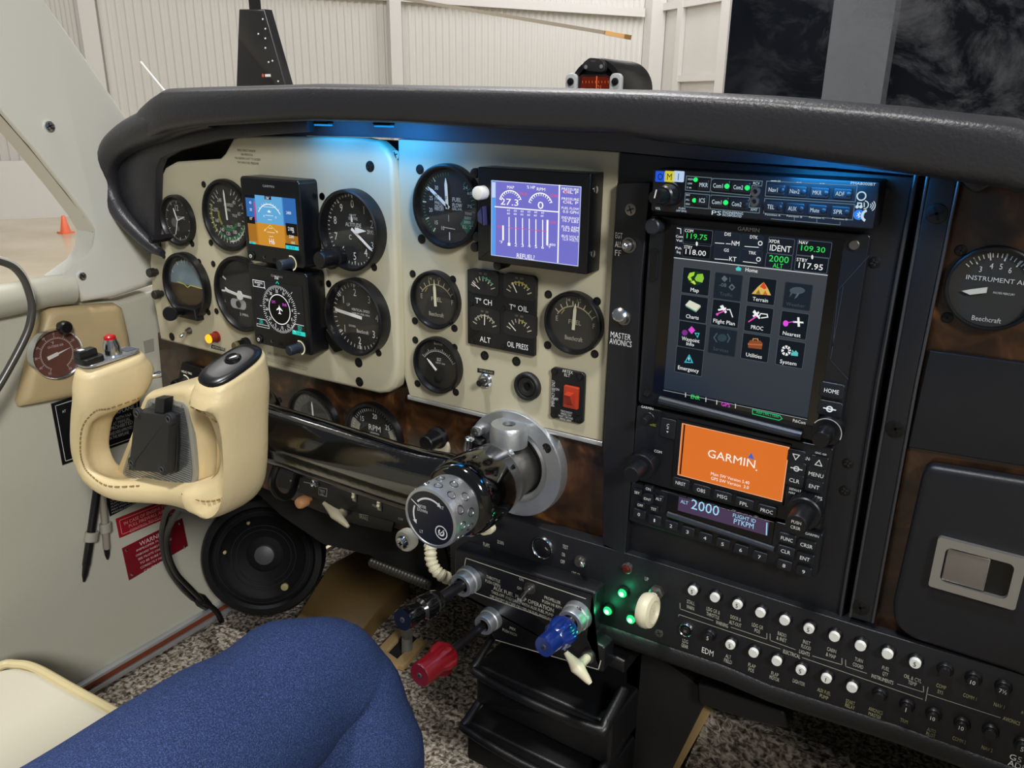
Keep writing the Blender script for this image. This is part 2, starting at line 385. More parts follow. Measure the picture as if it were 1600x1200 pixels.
# left side wall: below the sill
w=.0
top=[(-300,520),(0,463),(60,450),(99,440),(132,470),(190,470),(236,456)]
pts=[FL.uv(x,y,0) for x,y in top]; pts=[(-1.3,pts[0][1])]+pts[1:]+[(.05,pts[-1][1]),(.47,pts[-1][1]),(.47,-.66),(-1.3,-.66)]
b=mb(VINYL,FL); b.prism(pts,-.03,0,.006); struct('wall_left',b)
b=mb(VINYL); b.f=Frame((.475,0,0),(0,-1,0),(0,0,1)); b.prism([(-.47,-.67),(1.3,-.67),(1.3,-.13),(-.05,-.13),(-.47,-.20)],-.03,0,.006); struct('wall_starboard',b)
# sill roll under the side window
b=mb(VINYL); b.tube([FL.p(-1.25,FL.uv(-260,522,.005)[1],.002)]+[FL.p(*FL.uv(x,y,.005),.002) for x,y in ((-260,522),(-60,482),(10,470),(70,457),(112,452))],.018,16,sub=4); struct('trim_9',b)
# windscreen post and corner trim
o=[(99,437),(135,411),(147,392),(151,364),(137,340),(110,304),(50,229),(0,172),(-300,-170),(-110,-330),(72,0),(137,92),(197,179),(232,225),(262,300),(246,445),(180,466),(132,473)]
pts=[FL.uv(x,y,.012) for x,y in o]
b=mb(mat('post_trim_paint','#d8d7cc',.4),FL); b.prism(pts,-.03,.012,.008,4); struct('trim_10',b)
for q_,r_,l_ in (((76,197),.0055,'chrome cross-head screw in the cream windscreen post'),((127,431),.0045,'chrome screw low in the corner trim below the side window')):
    s_=screw(None,q_,.012,r_,FL,CHROME,.003,'trim_screw'); s_['label']=l_; s_['category']='screw'
# dark seal round the side window edge
b=mb(mat('window_seal','#3a352e',.5)); b.tube([FL.p(*FL.uv(x,y,.004),.004) for x,y in ((-40,128),(0,174),(50,231),(110,306),(137,342),(150,368),(148,388))],.0028,8,sub=4); struct('trim_11',b)
b=mb(thinglass('side_window_glass',.03),FL); b.flat([(-1.2,-.16),(.0,-.16),(.0,.30),(-1.2,.30)],-.02); struct('window_2',b)
# windscreen: curved sheet leaning back from the deck
b=mb(thinglass('windscreen_glass',.03,dirt=.75)); vs=[]; nu,nv=24,14
for i in range(nu+1):
    for j in range(nv+1):
        x=-.68+1.5*i/nu; s=j/nv; y=.52-.55*((x-.06)/.75)**2*.45-.62*s; z=.055+.62*s-.0*s*s
        vs.append(FP.p(x,z,-y))
b.addw(vs,[(i*(nv+1)+j,(i+1)*(nv+1)+j,(i+1)*(nv+1)+j+1,i*(nv+1)+j+1) for i in range(nu) for j in range(nv)]); struct('window_1',b,auto=60)
# chrome-edged brown sill strip along the foot of the side wall
t=thing('scuff_strip','chrome-edged red-brown strip along the foot of the cream side wall','trim strip',FL.p(-.2,-.65,0))
q=[(100,1100),(338,938)]
def strip(px,v0,v1,w,m,nm):
    b=mb(m,FL); b.box(-.6,.09,v0,v1,0.0005,w,0,.001); return part(nm,b,t)
vz=FL.uv(225,1014,0)[1]
strip(0,vz-.008,vz+.002,.006,mat('strip_brown','#7a3a1e',.45),'insert')
STR=mat('strip_chrome','#c9ccd2',.35,.7)
strip(0,vz+.002,vz+.007,.009,STR,'edge_bead'); strip(0,vz-.0155,vz-.008,.009,STR,'edge_bead')
# ================================================================== GLARESHIELD
t=thing('glareshield','padded black leather glareshield running over the whole instrument panel','glareshield',(-.1,.1,.05))
sec=[]  # (px x, top y, bottom y, w front)
for x,yt,yb,wf in ((204,182,222,.040),(218,163,220,.046),(232,150,212,.049),(250,138,205,.05),(300,136,197,.05),(420,133,190,.05),(480,131,188,.05),(620,133,192,.048),(800,136,203,.048),(960,140,209,.048),(1020,141,220,.048),(1200,150,240,.05),(1400,166,268,.052),(1500,177,283,.052),(1575,184,294,.052),(1640,206,310,.05),(1720,240,330,.05)):
    xm,_=FP.uv(x,(yt+yb)/2,wf); zt=FP.uv(x,yt,wf*.55)[1]; zb=FP.uv(x,yb,wf*.8)[1]; sec.append((xm,zt,zb,wf))
def roll_section(x,zt,zb,wf,back=-.02):
    h=zt-zb; r=min(h*.42,.026); o=[]
    P=[(back,zt-.004),(wf*.5,zt),(wf*.86,zt-h*.06),(wf*.985,zt-h*.22),(wf,zt-h*.6),(wf*.97,zb+h*.12),(wf*.82,zb),(wf*.5,zb+.002),(back,zb+.006)]
    q=smooth2(P,4); return [(x,z,w) for w,z in q]
rs=[roll_section(*s_) for s_ in sec]
b=mb(LEATHB); b.add(*b.rings(rs,True,True)); part('padded_roll',b,t,auto=60)
# left return of the roll, curving down beside the panel
b=mb(LEATHB); cen=[(310,176,.015),(262,184,.0175),(232,194,.019),(205,204,.0185),(180,216,.017),(160,233,.0155),(150,256,.0135),(149,282,.0125),(157,312,.0112),(173,340,.0098),(197,367,.0082),(222,390,.0062),(236,399,.004)]
cc=smooth([FP.p(*FP.uv(x,y,.045),.03) for x,y,_ in cen],4); b.tube(cc,[a.x for a in smooth([Vec((r_,0,0)) for _,_,r_ in cen],4)],16); part('padded_return',b,t,auto=60)
fl=[(152,300),(148,268),(158,236),(182,218),(207,210),(240,205),(300,195),(360,190),(480,188),(480,206),(400,212),(345,218),(272,236),(250,248),(243,264),(241,330),(240,398),(226,394),(186,350)]
pts=[FP.uv(x,y,.024) for x,y in fl]; b=mb(LEATHB); b.prism(pts,.014,.024,.002,2); part('side_flap',b,t)
b=mb(mat('flange_black','#4a4b54',.38,.5,bump=.3,bscale=2500)); 
fz=[(330,186,214),(480,182,212),(600,184,215),(800,196,226),(960,204,236),(1100,214,250),(1300,235,262),(1440,262,275)]
up_=[FP.uv(x,a,.006) for x,a,c in fz]; dn=[FP.uv(x,c,.006) for x,a,c in fz]
b.prism(dn+up_[::-1],-.004,.006,.0); part('metal_flange',b,t)
b=mb(mat('deck_black','#131315',.7,bump=.3,bscale=300)); xs=[-.66+1.5*i/20 for i in range(21)]
b.add(*b.rings([[(x,.060,-.0),(x,.056,-.2),(x,.054,-.52),(x,.0,-.52),(x,.0,-.51),(x,.05,-.51),(x,.05,-.0)] for x in xs])); part('deck',b,t)
# blue lights tucked under the roll
BLU=(.02,.36,1)
def blue(px,py,w,p,lab):
    u,v=FP.uv(px,py,w); t=thing('panel_light',lab,'light',FP.p(u,v,w))
    b=mb(mat('led_housing','#101010',.4)); b.box(u-.010,u+.010,v-.0,v+.003,w-.003,w+.003,.002); part('housing',b,t)
    b=mb(E('#1ea7ff',.8)); b.box(u-.009,u+.009,v-.0015,v-.0002,w-.003,w+.003,.001); part('lens',b,t)
    l=bpy.data.lights.new('blue_led','AREA'); l.energy=p; l.color=BLU; l.size=.05; o=bpy.data.objects.new('blue_led',l); COL.objects.link(o); o.parent=t; o.location=(0,-.006,-.004); o.rotation_euler=(R(28),0,0)
blue(600,196,.034,.10,'blue light under the glareshield above the joint of the cream panels')
blue(505,194,.032,.045,'blue light under the glareshield above the upper flight display')  # extra lamp, added to spread the blue wash over the left panel
blue(1290,243,.040,.22,'blue light under the glareshield above the audio panel')
# magnetic compass on the deck
FCc=Frame((0,.30,0),(1,0,0),(0,0,1)); u,_=FCc.uv(931,125,0); _,vt=FCc.uv(931,90,0); rad=abs(FCc.uv(972,130,0)[0]-FCc.uv(889,130,0)[0])/2; vc=vt-rad
t=thing('magnetic_compass','round black magnetic compass with red-lit card on top of the glareshield','compass',FCc.p(u,vc-rad,0))
b=mb(mat('compass_black','#161616',.35,bump=.2,bscale=600),FCc); b.lathe(u,vc,[(rad*.9,-.09),(rad,-.085),(rad,-.004),(rad*.97,0),(rad*.8,0),(rad*.78,-.006)],40); part('case',b,t)
CC=crop(800,0,4)
b=mb(mat('compass_face','#2a2a2b',.35),FCc); q=[FCc.uv(*CC(x,y),.004) for x,y in ((448,395),(490,360),(560,365),(585,395),(585,440),(570,455),(480,445),(448,430))]; b.prism(rpoly(q,.003),0,.007,.001); part('adjuster_cover',b,t)
b=mb(I('#7d7d7d'),FCc)
for x,y in ((462,418),(558,415)): uu,vv=FCc.uv(*CC(x,y),.007); b.disc(uu,vv,.0022,.0073)
b.tx('Airpath',CC(508,380),2.4,.0073,7); part('cover_marks',b,t)
q=[FCc.uv(*CC(x,y),0) for x,y in ((395,600),(400,490),(440,465),(590,465),(625,485),(625,600))]
b=mb(mat('compass_window','#2a0d06',.12,coat=1),FCc); b.prism(q,-.004,.001,0); 
b.use(E('#7a2411',.55)); b.pl([CC(*z) for z in ((425,560),(440,480),(590,480),(612,500),(612,600),(425,600))],.0013)
b.use(E('#d8673a',.9)); b.pl([CC(*z) for z in ((526,475),(533,475),(531,560),(524,560))],.0016); b.tx('21',CC(545,545),7,.0016)
for i in range(9): b.pl([CC(440+i*20,505),CC(443+i*20,505),CC(443+i*20,520),CC(440+i*20,520)],.0016)
part('card_window',b,t,label='red-lit compass card window')
for x in (370,648):
    uu,vv=FCc.uv(*CC(x,510),.004); b=mb(mat('tab_white','#b9bcbc',.4),FCc); b.prism(rrect(uu-.0075,uu+.0075,vv-.03,vv+.009,.006),0,.005,.001); p=part('clamp_tab',b,t)
    b=mb(SCREW,FCc); b.cyl(uu,vv,.0042,.005,.0075,.001,14); part('screw',b,p)
# ================================================================== PANELS
def panel_solid(name,px,w0,w1,bev,m,label,r=0,fn=None):
    pts=[FP.uv(x,y,w1) for x,y in px]
    if r: pts=rpoly(pts,r)
    b=mb(m); b.prism(pts,w0,w1,bev,4); t=thing(name,label,'panel',FP.p(sum(p[0] for p in pts)/len(pts),min(p[1] for p in pts),w0))
    part('plate',b,t); return t
WL=.013; WC=.004
# dark board behind everything
b=mb(mat('backing_black','#0a0a0b',.8)); b.box(-.66,.52,-.30,.045,-.03,-.016); solo('panel_backing',b,'dark backing board seen in the gaps behind the cream instrument panels','panel')
# burl veneer sub panel
b=mb(BURL); b.prism([FP.uv(x,y,-.004) for x,y in ((246,520),(600,560),(640,600),(960,640),(960,872),(690,842),(500,800),(262,700))],-.012,-.004,.001); wood=solo('wood_dashboard',b,'brown burl veneer panel below the cream instrument panels','panel')
# left cream panel
lp=[(250,531),(236,450),(233,410),(240,340),(244,290),(257,262),(274,252.5),(342,248),(350,240),(363,216),(372,211),(480,213),(565,215.5),(590,221),(603,233),(611,252),(614,300),(619,425),(623,560),(622,590),(617,606),(606,614),(592,615.5),(480,590),(300,544)]
left_panel=panel_solid('left_instrument_panel',lp,0,WL,.004,BEIGE,'left cream instrument panel with rounded corners behind the control wheel')
cp=[(622,217),(690,220),(780,224),(967,237.5),(941,690),(640,619),(624,560)]
center_panel=panel_solid('center_instrument_panel',cp,-.012,WC,.0012,BEIGE,'centre cream instrument panel between the left panel and the radio stack')
b=mb(mat('bright_edge','#d8d8d6',.25,.6)); e0=FP.uv(636,617,WC); e1=FP.uv(941,690,WC); b.prism([(e0[0],e0[1]-.005),(e1[0],e1[1]-.005),(e1[0],e1[1]-.0005),(e0[0],e0[1]-.0005)],-.004,WC,.001); part('bright_lower_edge',b,center_panel,label='bright metal lower edge')
INK=I('#8d8a76'); INKD=I('#4b4736')
b=mb(INKD)
for i,s_ in enumerate(('PRESS DIRECT SENSOR','AND PERIODICAL','THE SENSOR IS NOT TO EXCEED','THE MAIN FUEL PRESSURE')): b.tx(s_,A(880+i*4,188+i*34),3.6,WL+.0003,(150,100,215,180)[i]/5.33)
part('placard_text',b,left_panel)
b=mb(INK); X6=crop(240,520,1600/240)
for s_,x,y,wd in (('AIR SPEED LIMITATIONS',1325,240,290),('MAXIMUM STRUCTURAL CRUISE IN NORMAL OPERATIONS',1330,300,560),('DO NOT EXCEED FLAPS EXTENDED LANDING GEAR',1340,325,520)): b.tx(s_,X6(x,y),4 if wd<300 else 2.6,WL+.0003,wd/6.667)
part('speed_placard_text',b,left_panel)
for q_ in (B(525,320),D(430,888),D(437,1048),C(260,672)): screw(left_panel,q_,WL,.0052)
for q_ in ((618,242),): screw(center_panel,q_,WC,.0045,m=BEIGE,slot='#3a3a36',proud=.0006)
# ------------------------------------------------------------------ round instruments
def geo(L_,R_,T_,B_,w):
    cx,cy=(L_+R_)/2,(T_+B_)/2; u,v=FP.uv(cx,cy,w); a,c=FP.jac(cx,cy,w)
    r=((R_-L_)/2/math.hypot(a[0],c[0])+(B_-T_)/2/math.hypot(a[1],c[1]))/2
    return u,v,r
class Gauge: pass
def gauge(name,label,ext,w0,prot,screws=(),dialm=None,face=.86,cat='gauge',glass=True,bez=BEZ,sr=.0037,stepw=None):
    g=Gauge(); u,v,r=geo(*ext,w0+prot*.7); g.u,g.v,g.r=u,v,r; g.w=w0+prot*.25; g.f=face*r
    g.t=thing(name,label,cat,FP.p(u,v-r,w0))
    b=mb(bez); b.lathe(u,v,[(r,w0-.002),(r,w0+prot*.7),(r*.985,w0+prot*.92),(r*.95,w0+prot),(r*.91,w0+prot*.95),(face*r,w0+prot*.55),(face*r*.985,w0+prot*.2)],48,True,False); part('bezel',b,g.t)
    g.d=mb(dialm or DIAL); g.d.disc(u,v,face*r,g.w,48)
    g.wg=w0+prot*.6
    if glass: b=mb(GLASS); b.disc(u,v,face*r*.995,g.wg,40); g.glass=part('glass',b,g.t)
    for q_ in screws: screw(g.t,q_,w0,sr)
    return g
WI='#d8d8d2'
def marks(g,angs,r0,r1,wd,col=WI,dw=.0004):
    g.d.use(I(col))
    for a in angs: g.d.tick(g.u,g.v,a,r0*g.r,r1*g.r,wd*g.r,g.w+dw)
def nums(g,items,rr,h,col=WI,k=.8,dw=.0005):
    g.d.use(I(col))
    for a,s_ in items: g.d.text(s_,g.u+rr*g.r*math.sin(R(a)),g.v+rr*g.r*math.cos(R(a)),h*g.r,g.w+dw,k=k)
def words(g,items,col=WI,dw=.0005):
    g.d.use(I(col))
    for s_,x,y,h,wd in items: g.d.text(s_,g.u+x*g.r,g.v+y*g.r,h*g.r,g.w+dw,width=wd*g.r if wd else None)
def garc(g,r0,r1,a0,a1,col,dw=.0003): g.d.use(I(col)); g.d.arc(g.u,g.v,r0*g.r,r1*g.r,a0,a1,g.w+dw)
def needle(g,a,r0,r1,wd,name='needle',m=None,tip=True,dw=.0014,cx=0,cy=0):
    b=mb(m or I('#e6e6e2')); t=R(a); c,s_=math.cos(t),math.sin(t); u0,v0=g.u+cx*g.r,g.v+cy*g.r; q=lambda r,d:(u0+g.r*(r*s_+d*c),v0+g.r*(r*c-d*s_))
    pts=[q(r0,-wd/2),q(r0,wd/2),q(r1-wd*2 if tip else r1,wd/2)]+([q(r1,0)] if tip else [])+[q(r1-wd*2 if tip else r1,-wd/2)]
    b.prism(pts,g.w+dw,g.w+dw+.0006); return part(name,b,g.t)
def done(g): return part('dial',g.d,g.t)
def ex(cr,l,t,r,bt):
    a=cr(l,t); b=cr(r,bt); return a[0],b[0],a[1],b[1]
# clock
g=gauge('clock','small black clock at the far left of the left cream panel','x' and ex(A,158,560,432,985),WL,.007,[A(155,585),A(585,955),A(430,965)],face=.84,cat='clock')
marks(g,range(0,360,30),.66,.78,.03); marks(g,range(0,360,6),.73,.78,.012)
nums(g,[(0,'12')],.5,.24); g.d.use(I('#5b5b58')); g.d.disc(g.u-.28*g.r,g.v-.1*g.r,.18*g.r,g.w+.0004); g.d.disc(g.u-.1*g.r,g.v-.32*g.r,.1*g.r,g.w+.0004); words(g,[('QUARTZ',.2,.12,.12,.45)]); done(g)
needle(g,-20,0,.5,.05,'hour_hand'); needle(g,70,0,.5,.035,'minute_hand'); needle(g,200,0,.6,.02,'second_hand')
b=mb(BEZ); u,v=FP.uv(*A(205,915),WL+.01); b.cyl(u,v,.0045,WL,WL+.03,.001,16); part('setting_knob',b,g.t)
# airspeed
g=gauge('airspeed_indicator','airspeed dial with yellow and green arcs left of the upper display unit',ex(A,513,422,905,1040),WL,.006,[A(525,470)],DIALG,.88)
garc(g,.66,.73,225,292,'#8d8a3e'); garc(g,.34,.42,225,285,'#8d8a3e'); garc(g,.6,.7,110,222,'#2f6b4a'); garc(g,.36,.44,120,220,'#2f6b4a'); garc(g,.7,.74,60,180,'#c9c9c4')
marks(g,range(20,340,10),.66,.78,.02); marks(g,range(20,340,20),.6,.78,.03)
nums(g,[(40,'40'),(80,'60'),(115,'80'),(150,'100'),(185,'120'),(215,'140'),(250,'160'),(285,'200'),(325,'240')],.5,.11)
words(g,[('AIRSPEED',.08,.3,.09,.4),('MPH',.02,.16,.09,.22),('KNOTS',.05,-.3,.08,.25),('TRUE',.3,.02,.08,.2)]); done(g); needle(g,-3,-.12,.7,.05)
# attitude
g=gauge('attitude_indicator','artificial horizon with blue sky over brown ground, lower left of the panel',ex(C,178,-15,553,520),WL,.010,[A(190,1065),C(487,48),(326,488)],mat('ai_case','#17171a',.5),.86)
r=g.f; n=24
g.d.use(noisemat('horizon_sky',[(.3,'#58707c'),(.7,'#8796a0')],8)); g.d.flat([(g.u+r*.93*math.cos(PI*i/n),g.v+.02*g.r+r*.85*math.sin(PI*i/n)) for i in range(n+1)],g.w+.0004)
g.d.use(noisemat('horizon_ground',[(.3,'#2a2117'),(.7,'#4b3a26')],9)); g.d.flat([(g.u-r*.93*math.cos(PI*i/n),g.v+.02*g.r-r*.72*math.sin(PI*i/n)) for i in range(n+1)],g.w+.0004)
g.d.use(I('#c8c45a')); g.d.line([(g.u-.45*g.r,g.v+.07*g.r),(g.u-.15*g.r,g.v+.03*g.r),(g.u,g.v-.05*g.r),(g.u+.15*g.r,g.v+.03*g.r),(g.u+.7*g.r,g.v+.0*g.r)],.03*g.r,g.w+.0008)
g.d.use(I('#cfcfc8')); [g.d.tick(g.u,g.v,a,.68*g.r,.78*g.r,.025*g.r,g.w+.0008) for a in (-60,-30,-10,0,10,30,60)]; done(g)
b=mb(BEZ); b.prism([(g.u-.45*g.r,g.v-.62*g.r),(g.u+.45*g.r,g.v-.62*g.r),(g.u+.5*g.r,g.v-.98*g.r),(g.u-.5*g.r,g.v-.98*g.r)],WL,WL+.011,.002); part('lower_case',b,g.t)
b=mb(BEZ); p0=FP.p(*FP.uv(*C(310,468),WL+.012),WL+.004); p1=FP.p(*FP.uv(*C(225,485),WL+.04),WL+.036); b.tube([p0,p1],.005,14); d=(p1-p0).normalized(); b.tube([p1-d*.001,p1+d*.003,p1+d*.004],[.0085,.0085,.0075],18); part('cage_knob',b,g.t)
# turn coordinator
g=gauge('turn_coordinator','turn coordinator with white aeroplane symbol left of the lower display unit',ex(C,593,32,1060,613),WL,.008,[A(605,1132),C(632,460)],None,.87)
b=mb(I('#d5d5d2')); u,v=FP.uv(*C(828,325),g.w+.001); k=g.r
b.prism([(u-.56*k,v+.05*k),(u-.5*k,v+.02*k),(u-.12*k,v-.03*k),(u-.1*k,v-.1*k),(u,v-.14*k),(u+.1*k,v-.1*k),(u+.12*k,v-.03*k),(u+.6*k,v-.05*k),(u+.6*k,v+.01*k),(u+.1*k,v+.03*k),(u+.05*k,v+.11*k),(u-.05*k,v+.11*k),(u-.1*k,v+.03*k),(u-.48*k,v+.09*k),(u-.56*k,v+.14*k)],g.w+.001,g.w+.002); part('aeroplane_symbol',b,g.t)
g.d.use(I('#9c9c98')); q=FP.uv(*C(815,400),g.w); g.d.prism(rrect(q[0]-.3*k,q[0]+.3*k,q[1]-.13*k,q[1]+.13*k,.12*k),g.w,g.w+.0006); g.d.use(I('#2a2a2a')); g.d.disc(q[0]+.02*k,q[1],.1*k,g.w+.0009)
g.d.use(I(WI)); g.d.tx('2 MIN.',C(862,490),4.2,g.w+.0005,14); g.d.tx('L',C(705,372),4,g.w+.0005); marks(g,(-62,-90,62,90),.68,.82,.05); done(g)
for s_ in (-.1,.1): pass
# altimeter
g=gauge('altimeter','altimeter with white numerals and long pointer, right side of the left panel',ex(B,98,515,603,1197),WL,.014,[B(125,570),B(530,612),B(560,1162),A(1512,570)],None,.90)
nums(g,[(36*i,str(i)) for i in range(10) if i!=3],.64,.20); nums(g,[(118,'3')],.68,.18)
marks(g,[36*i for i in range(10)],.77,.87,.034); marks(g,[7.2*i for i in range(50)],.81,.87,.018)
words(g,[('SENSITIVE',.0,.28,.07,.3),('100 FT',.0,.36,.06,.22),('ALTITUDE',.0,.13,.1,.52),('C',-.12,-.18,.12,None),('29.92',.55,.0,.1,.2)]); done(g)
needle(g,126,-.05,.80,.06,'long_pointer'); needle(g,88,.10,.46,.14,'short_pointer',dw=.0022); needle(g,-4,.2,.36,.045,'thin_pointer')
b=mb(BEZ); u,v=FP.uv(*B(110,1100),WL+.03); b.lathe(u,v,[(.0095,WL),(.0105,WL+.012),(.0085,WL+.013),(.0085,WL+.03),(.0075,WL+.032)],20); part('setting_knob',b,g.t)
b=mb(BEZ); b.prism(rpoly([FP.uv(*q_,WL+.004) for q_ in (B(110,1000),B(240,1130),B(215,1185),B(140,1150))],.003),WL-.001,WL+.006,.001); part('knob_lug',b,g.t)
# vertical speed
g=gauge('vertical_speed_indicator','vertical speed dial with white needle pointing left, below the altimeter',ex(D,147,197,640,832),WL,.014,[D(180,232),D(573,303),D(597,808),C(1567,230)],None,.90)
nums(g,[(-52,'1'),(-8,'2'),(38,'3'),(85,'4'),(128,'3'),(180,'2'),(233,'1')],.63,.20)
marks(g,[-90+8.5*i for i in range(-19,20)],.78,.87,.018); marks(g,[-52,-8,38,85,128,180,233,270],.75,.87,.034)
words(g,[('VERTICAL SPEED',.08,.17,.065,.62),('1000 FT PER MIN',.08,.07,.05,.6),('UP',-.33,.27,.08,None),('DOWN',-.24,-.28,.06,None),('Beechcraft',.12,-.38,.1,.4)]); done(g)
needle(g,-84,-.14,.78,.08,tip=False)
b=mb(BEZ); b.prism(rpoly([FP.uv(*q_,WL+.004) for q_ in (D(165,600),D(235,700),D(300,785),D(235,805),D(155,680))],.003),WL-.001,WL+.006,.001); part('case_lug',b,g.t)
# manifold pressure / fuel flow
g=gauge('manifold_pressure_gauge','large manifold pressure and fuel flow dial, top left of the centre panel',(646.5,747.5,253.8,393),WC,.009,[B(940,345),B(955,925)],None,.87,sr=.0045)
marks(g,[215+ (145*i/25) for i in range(26)],.72,.79,.014,'#4e8a66'); marks(g,[217,243,275,300,325],.68,.79,.025)
nums(g,[(199,'10'),(223,'15'),(258,'20'),(288,'25'),(320,'30')],.55,.1)
words(g,[('MAN.',-.3,.17,.1,.22),('PRESS.',-.28,.07,.07,.26),('INCHES',-.28,-.01,.07,.26),('MERCURY',-.28,-.08,.07,.28),('FUEL',.25,.18,.1,.26),('FLOW',.26,.05,.1,.28),('GAL./HR.',.26,-.04,.06,.3),('7000',.58,-.12,.07,.2),('5000',.57,-.22,.07,.2),('3000',.55,-.32,.07,.2),('S.L.',.48,-.44,.07,.14),('22',.68,-.43,.08,.14),('75',.62,.05,.07,.13),('24',.5,.47,.07,.13),('65',.62,.35,.07,.13)])
marks(g,[40+7*i for i in range(9)],.68,.78,.02,'#4e8a66'); garc(g,.5,.8,112,138,'#2f6f4d'); g.d.use(I(WI)); g.d.line([(g.u,g.v-.2*g.r),(g.u,g.v-.35*g.r)],.01*g.r,g.w+.0005); g.d.line([(g.u+.02*g.r,g.v-.62*g.r),(g.u+.02*g.r,g.v-.78*g.r)],.03*g.r,g.w+.0005); g.d.line([(g.u-.15*g.r,g.v-.5*g.r),(g.u+.18*g.r,g.v-.52*g.r)],.014*g.r,g.w+.0005); done(g)
needle(g,-3,-.05,.66,.075,'fuel_flow_needle',cx=-.02); needle(g,-54,-.05,.74,.07,'manifold_needle')
g2=mb(I('#2a2a2a')); g2.text('F',g.u-.03*g.r,g.v+.2*g.r,.1*g.r,g.w+.0022); g2.text('M',g.u-.33*g.r,g.v+.24*g.r,.1*g.r,g.w+.0022); part('needle_letters',g2,g.t)
# fuel gauges, EGT
def fuel(label,ext,sc_,fa):
    g=gauge('fuel_gauge',label,ext,WC,.008,sc_,mat('dial_warm','#2b2925',.6),.86,'gauge')
    g.d.use(I('#b9b08e')); g.d.arc(g.u,g.v-.22*g.r,.72*g.r,.755*g.r,-56,58,g.w+.0004); garc(g,.5,.53,-65,-45,'#b3a24a')
    for a in (-50,-35,-20,-5,8,24,40,54): g.d.use(I('#cfc8aa')); g.d.tick(g.u,g.v-.22*g.r,a,.72*g.r,.90*g.r,.03*g.r,g.w+.0004)
    words(g,[('E',-.62,.06,.17,None),('F',.68,.0,.17,None),('FUEL',.02,.02,.15,.44),('1/4',-.24,.70,.11,None),('1/2',.14,.72,.12,None),('Beechcraft',.0,-.5,.15,.62)],'#b9b5a4'); done(g)
    needle(g,fa,-.10,.74,.10,m=I('#d9d2b4'),cy=-.12); return g
g=fuel('left of two fuel gauges, beside the joint of the two cream panels',ex(D,857,130,1257,610),[D(880,148),D(1215,195),D(898,540),D(1228,602)],-3)
g=gauge('exhaust_temperature_gauge','exhaust gas temperature dial below the left fuel gauge',ex(D,880,685,1272,1143),WC,.008,[D(902,700),D(1228,762),D(920,1062),D(1240,1135)],None,.86)
g.d.use(I(WI)); g.d.arc(g.u,g.v-.25*g.r,.72*g.r,.74*g.r,-55,60,g.w+.0004)
for i in range(21): g.d.tick(g.u,g.v-.25*g.r,-54+5.6*i,.72*g.r,(.86 if i%4==0 else .8)*g.r,.02*g.r,g.w+.0004)
words(g,[('EGT',.04,.2,.12,.18),('100°F  DIV',.1,.07,.06,.4),('Beechcraft',.02,.76,.09,.36)]); g.d.use(mat('dial_cover','#141414',.45)); g.d.flat([(g.u+.8*g.r*math.sin(R(a)),g.v+.8*g.r*math.cos(R(a))) for a in range(108,262,7)]+[(g.u-.3*g.r,g.v-.12*g.r),(g.u+.1*g.r,g.v-.08*g.r)],g.w+.0012); g.d.use(BEZ); g.d.cyl(g.u-.02*g.r,g.v-.5*g.r,.16*g.r,g.w,g.w+.002,.0005,20); done(g)
needle(g,-48,.08,.62,.07,cy=-.25)
g=fuel('right of two fuel gauges, beside the four-in-one engine gauge cluster',(850,939,456,555),[F4(548,240),F4(852,283),F4(543,557),F4(838,612)],3)
# ------------------------------------------------------------------ four-in-one engine cluster
u0,u1,v0,v1=rect_px(FP,[(728.7,421),(836,435),(835.5,557),(731,537.5)],WC+.004)
t=thing('engine_gauge_cluster','black square cluster of four small engine gauges with white lettering','gauge',FP.p((u0+u1)/2,v0,WC))
b=mb(BLACK2); b.box(u0,u1,v0,v1,WC-.001,WC+.004,.001,.001); part('faceplate',b,t)
wk=WC+.0045
def mini(cr,cx,cy,lab,lx,ly,lw,na,col,arcs,wpx=170):
    u,v=FP.uv(*cr(cx,cy),wk); rr=.0135
    b=mb(mat('dial_warm2','#1d1c1a',.6)); b.prism(rrect(u-.0165,u+.0165,v-.0095,v+.0125,.004),WC,wk+.0002); p=part('gauge_face',b,t)
    b.use(I('#b9b49c'))
    m=mb(I('#b9b49c'))
    for i in range(9): m.tick(u,v-.007,-68+17*i,.0105 if i%2 else .0095,.0140,.0009,wk+.0004)
    m.use(I(col)); m.arc(u,v-.007,.0122,.0134,*arcs,wk+.0005); m.use(I('#dedbd0')); m.tick(u,v-.007,na,.004,.0138,.0010,wk+.0008)
    m.use(I('#8b8874')); m.text('100   200',u,v+.0095,.002,wk+.0004); part('gauge_marks',m,p)
    m=mb(I('#f2f2f0')); m.tx(lab,cr(lx,ly),9,wk+.0008,lw); part('lettering',m,t)
mini(F4,140,175,'Tº CH',142,284,26,-58,'#3d8a61',(-5,50)); mini(F4,365,205,'Tº OIL',362,325,30,-30,'#9a8f3d',(-40,50)); mini(F4,150,410,'ALT',152,522,17,2,'#9a978a',(-56,56)); mini(F4,365,440,'OIL PRESS',355,560,33,-50,'#9a8f3d',(0,30))
for q_ in (F4(65,297),F4(268,328),F4(72,533),F4(265,565)): screw(t,q_,WC+.004,.0026)
for q_ in (F4(150,622),F4(348,658)): screw(center_panel,q_,WC,.0045)
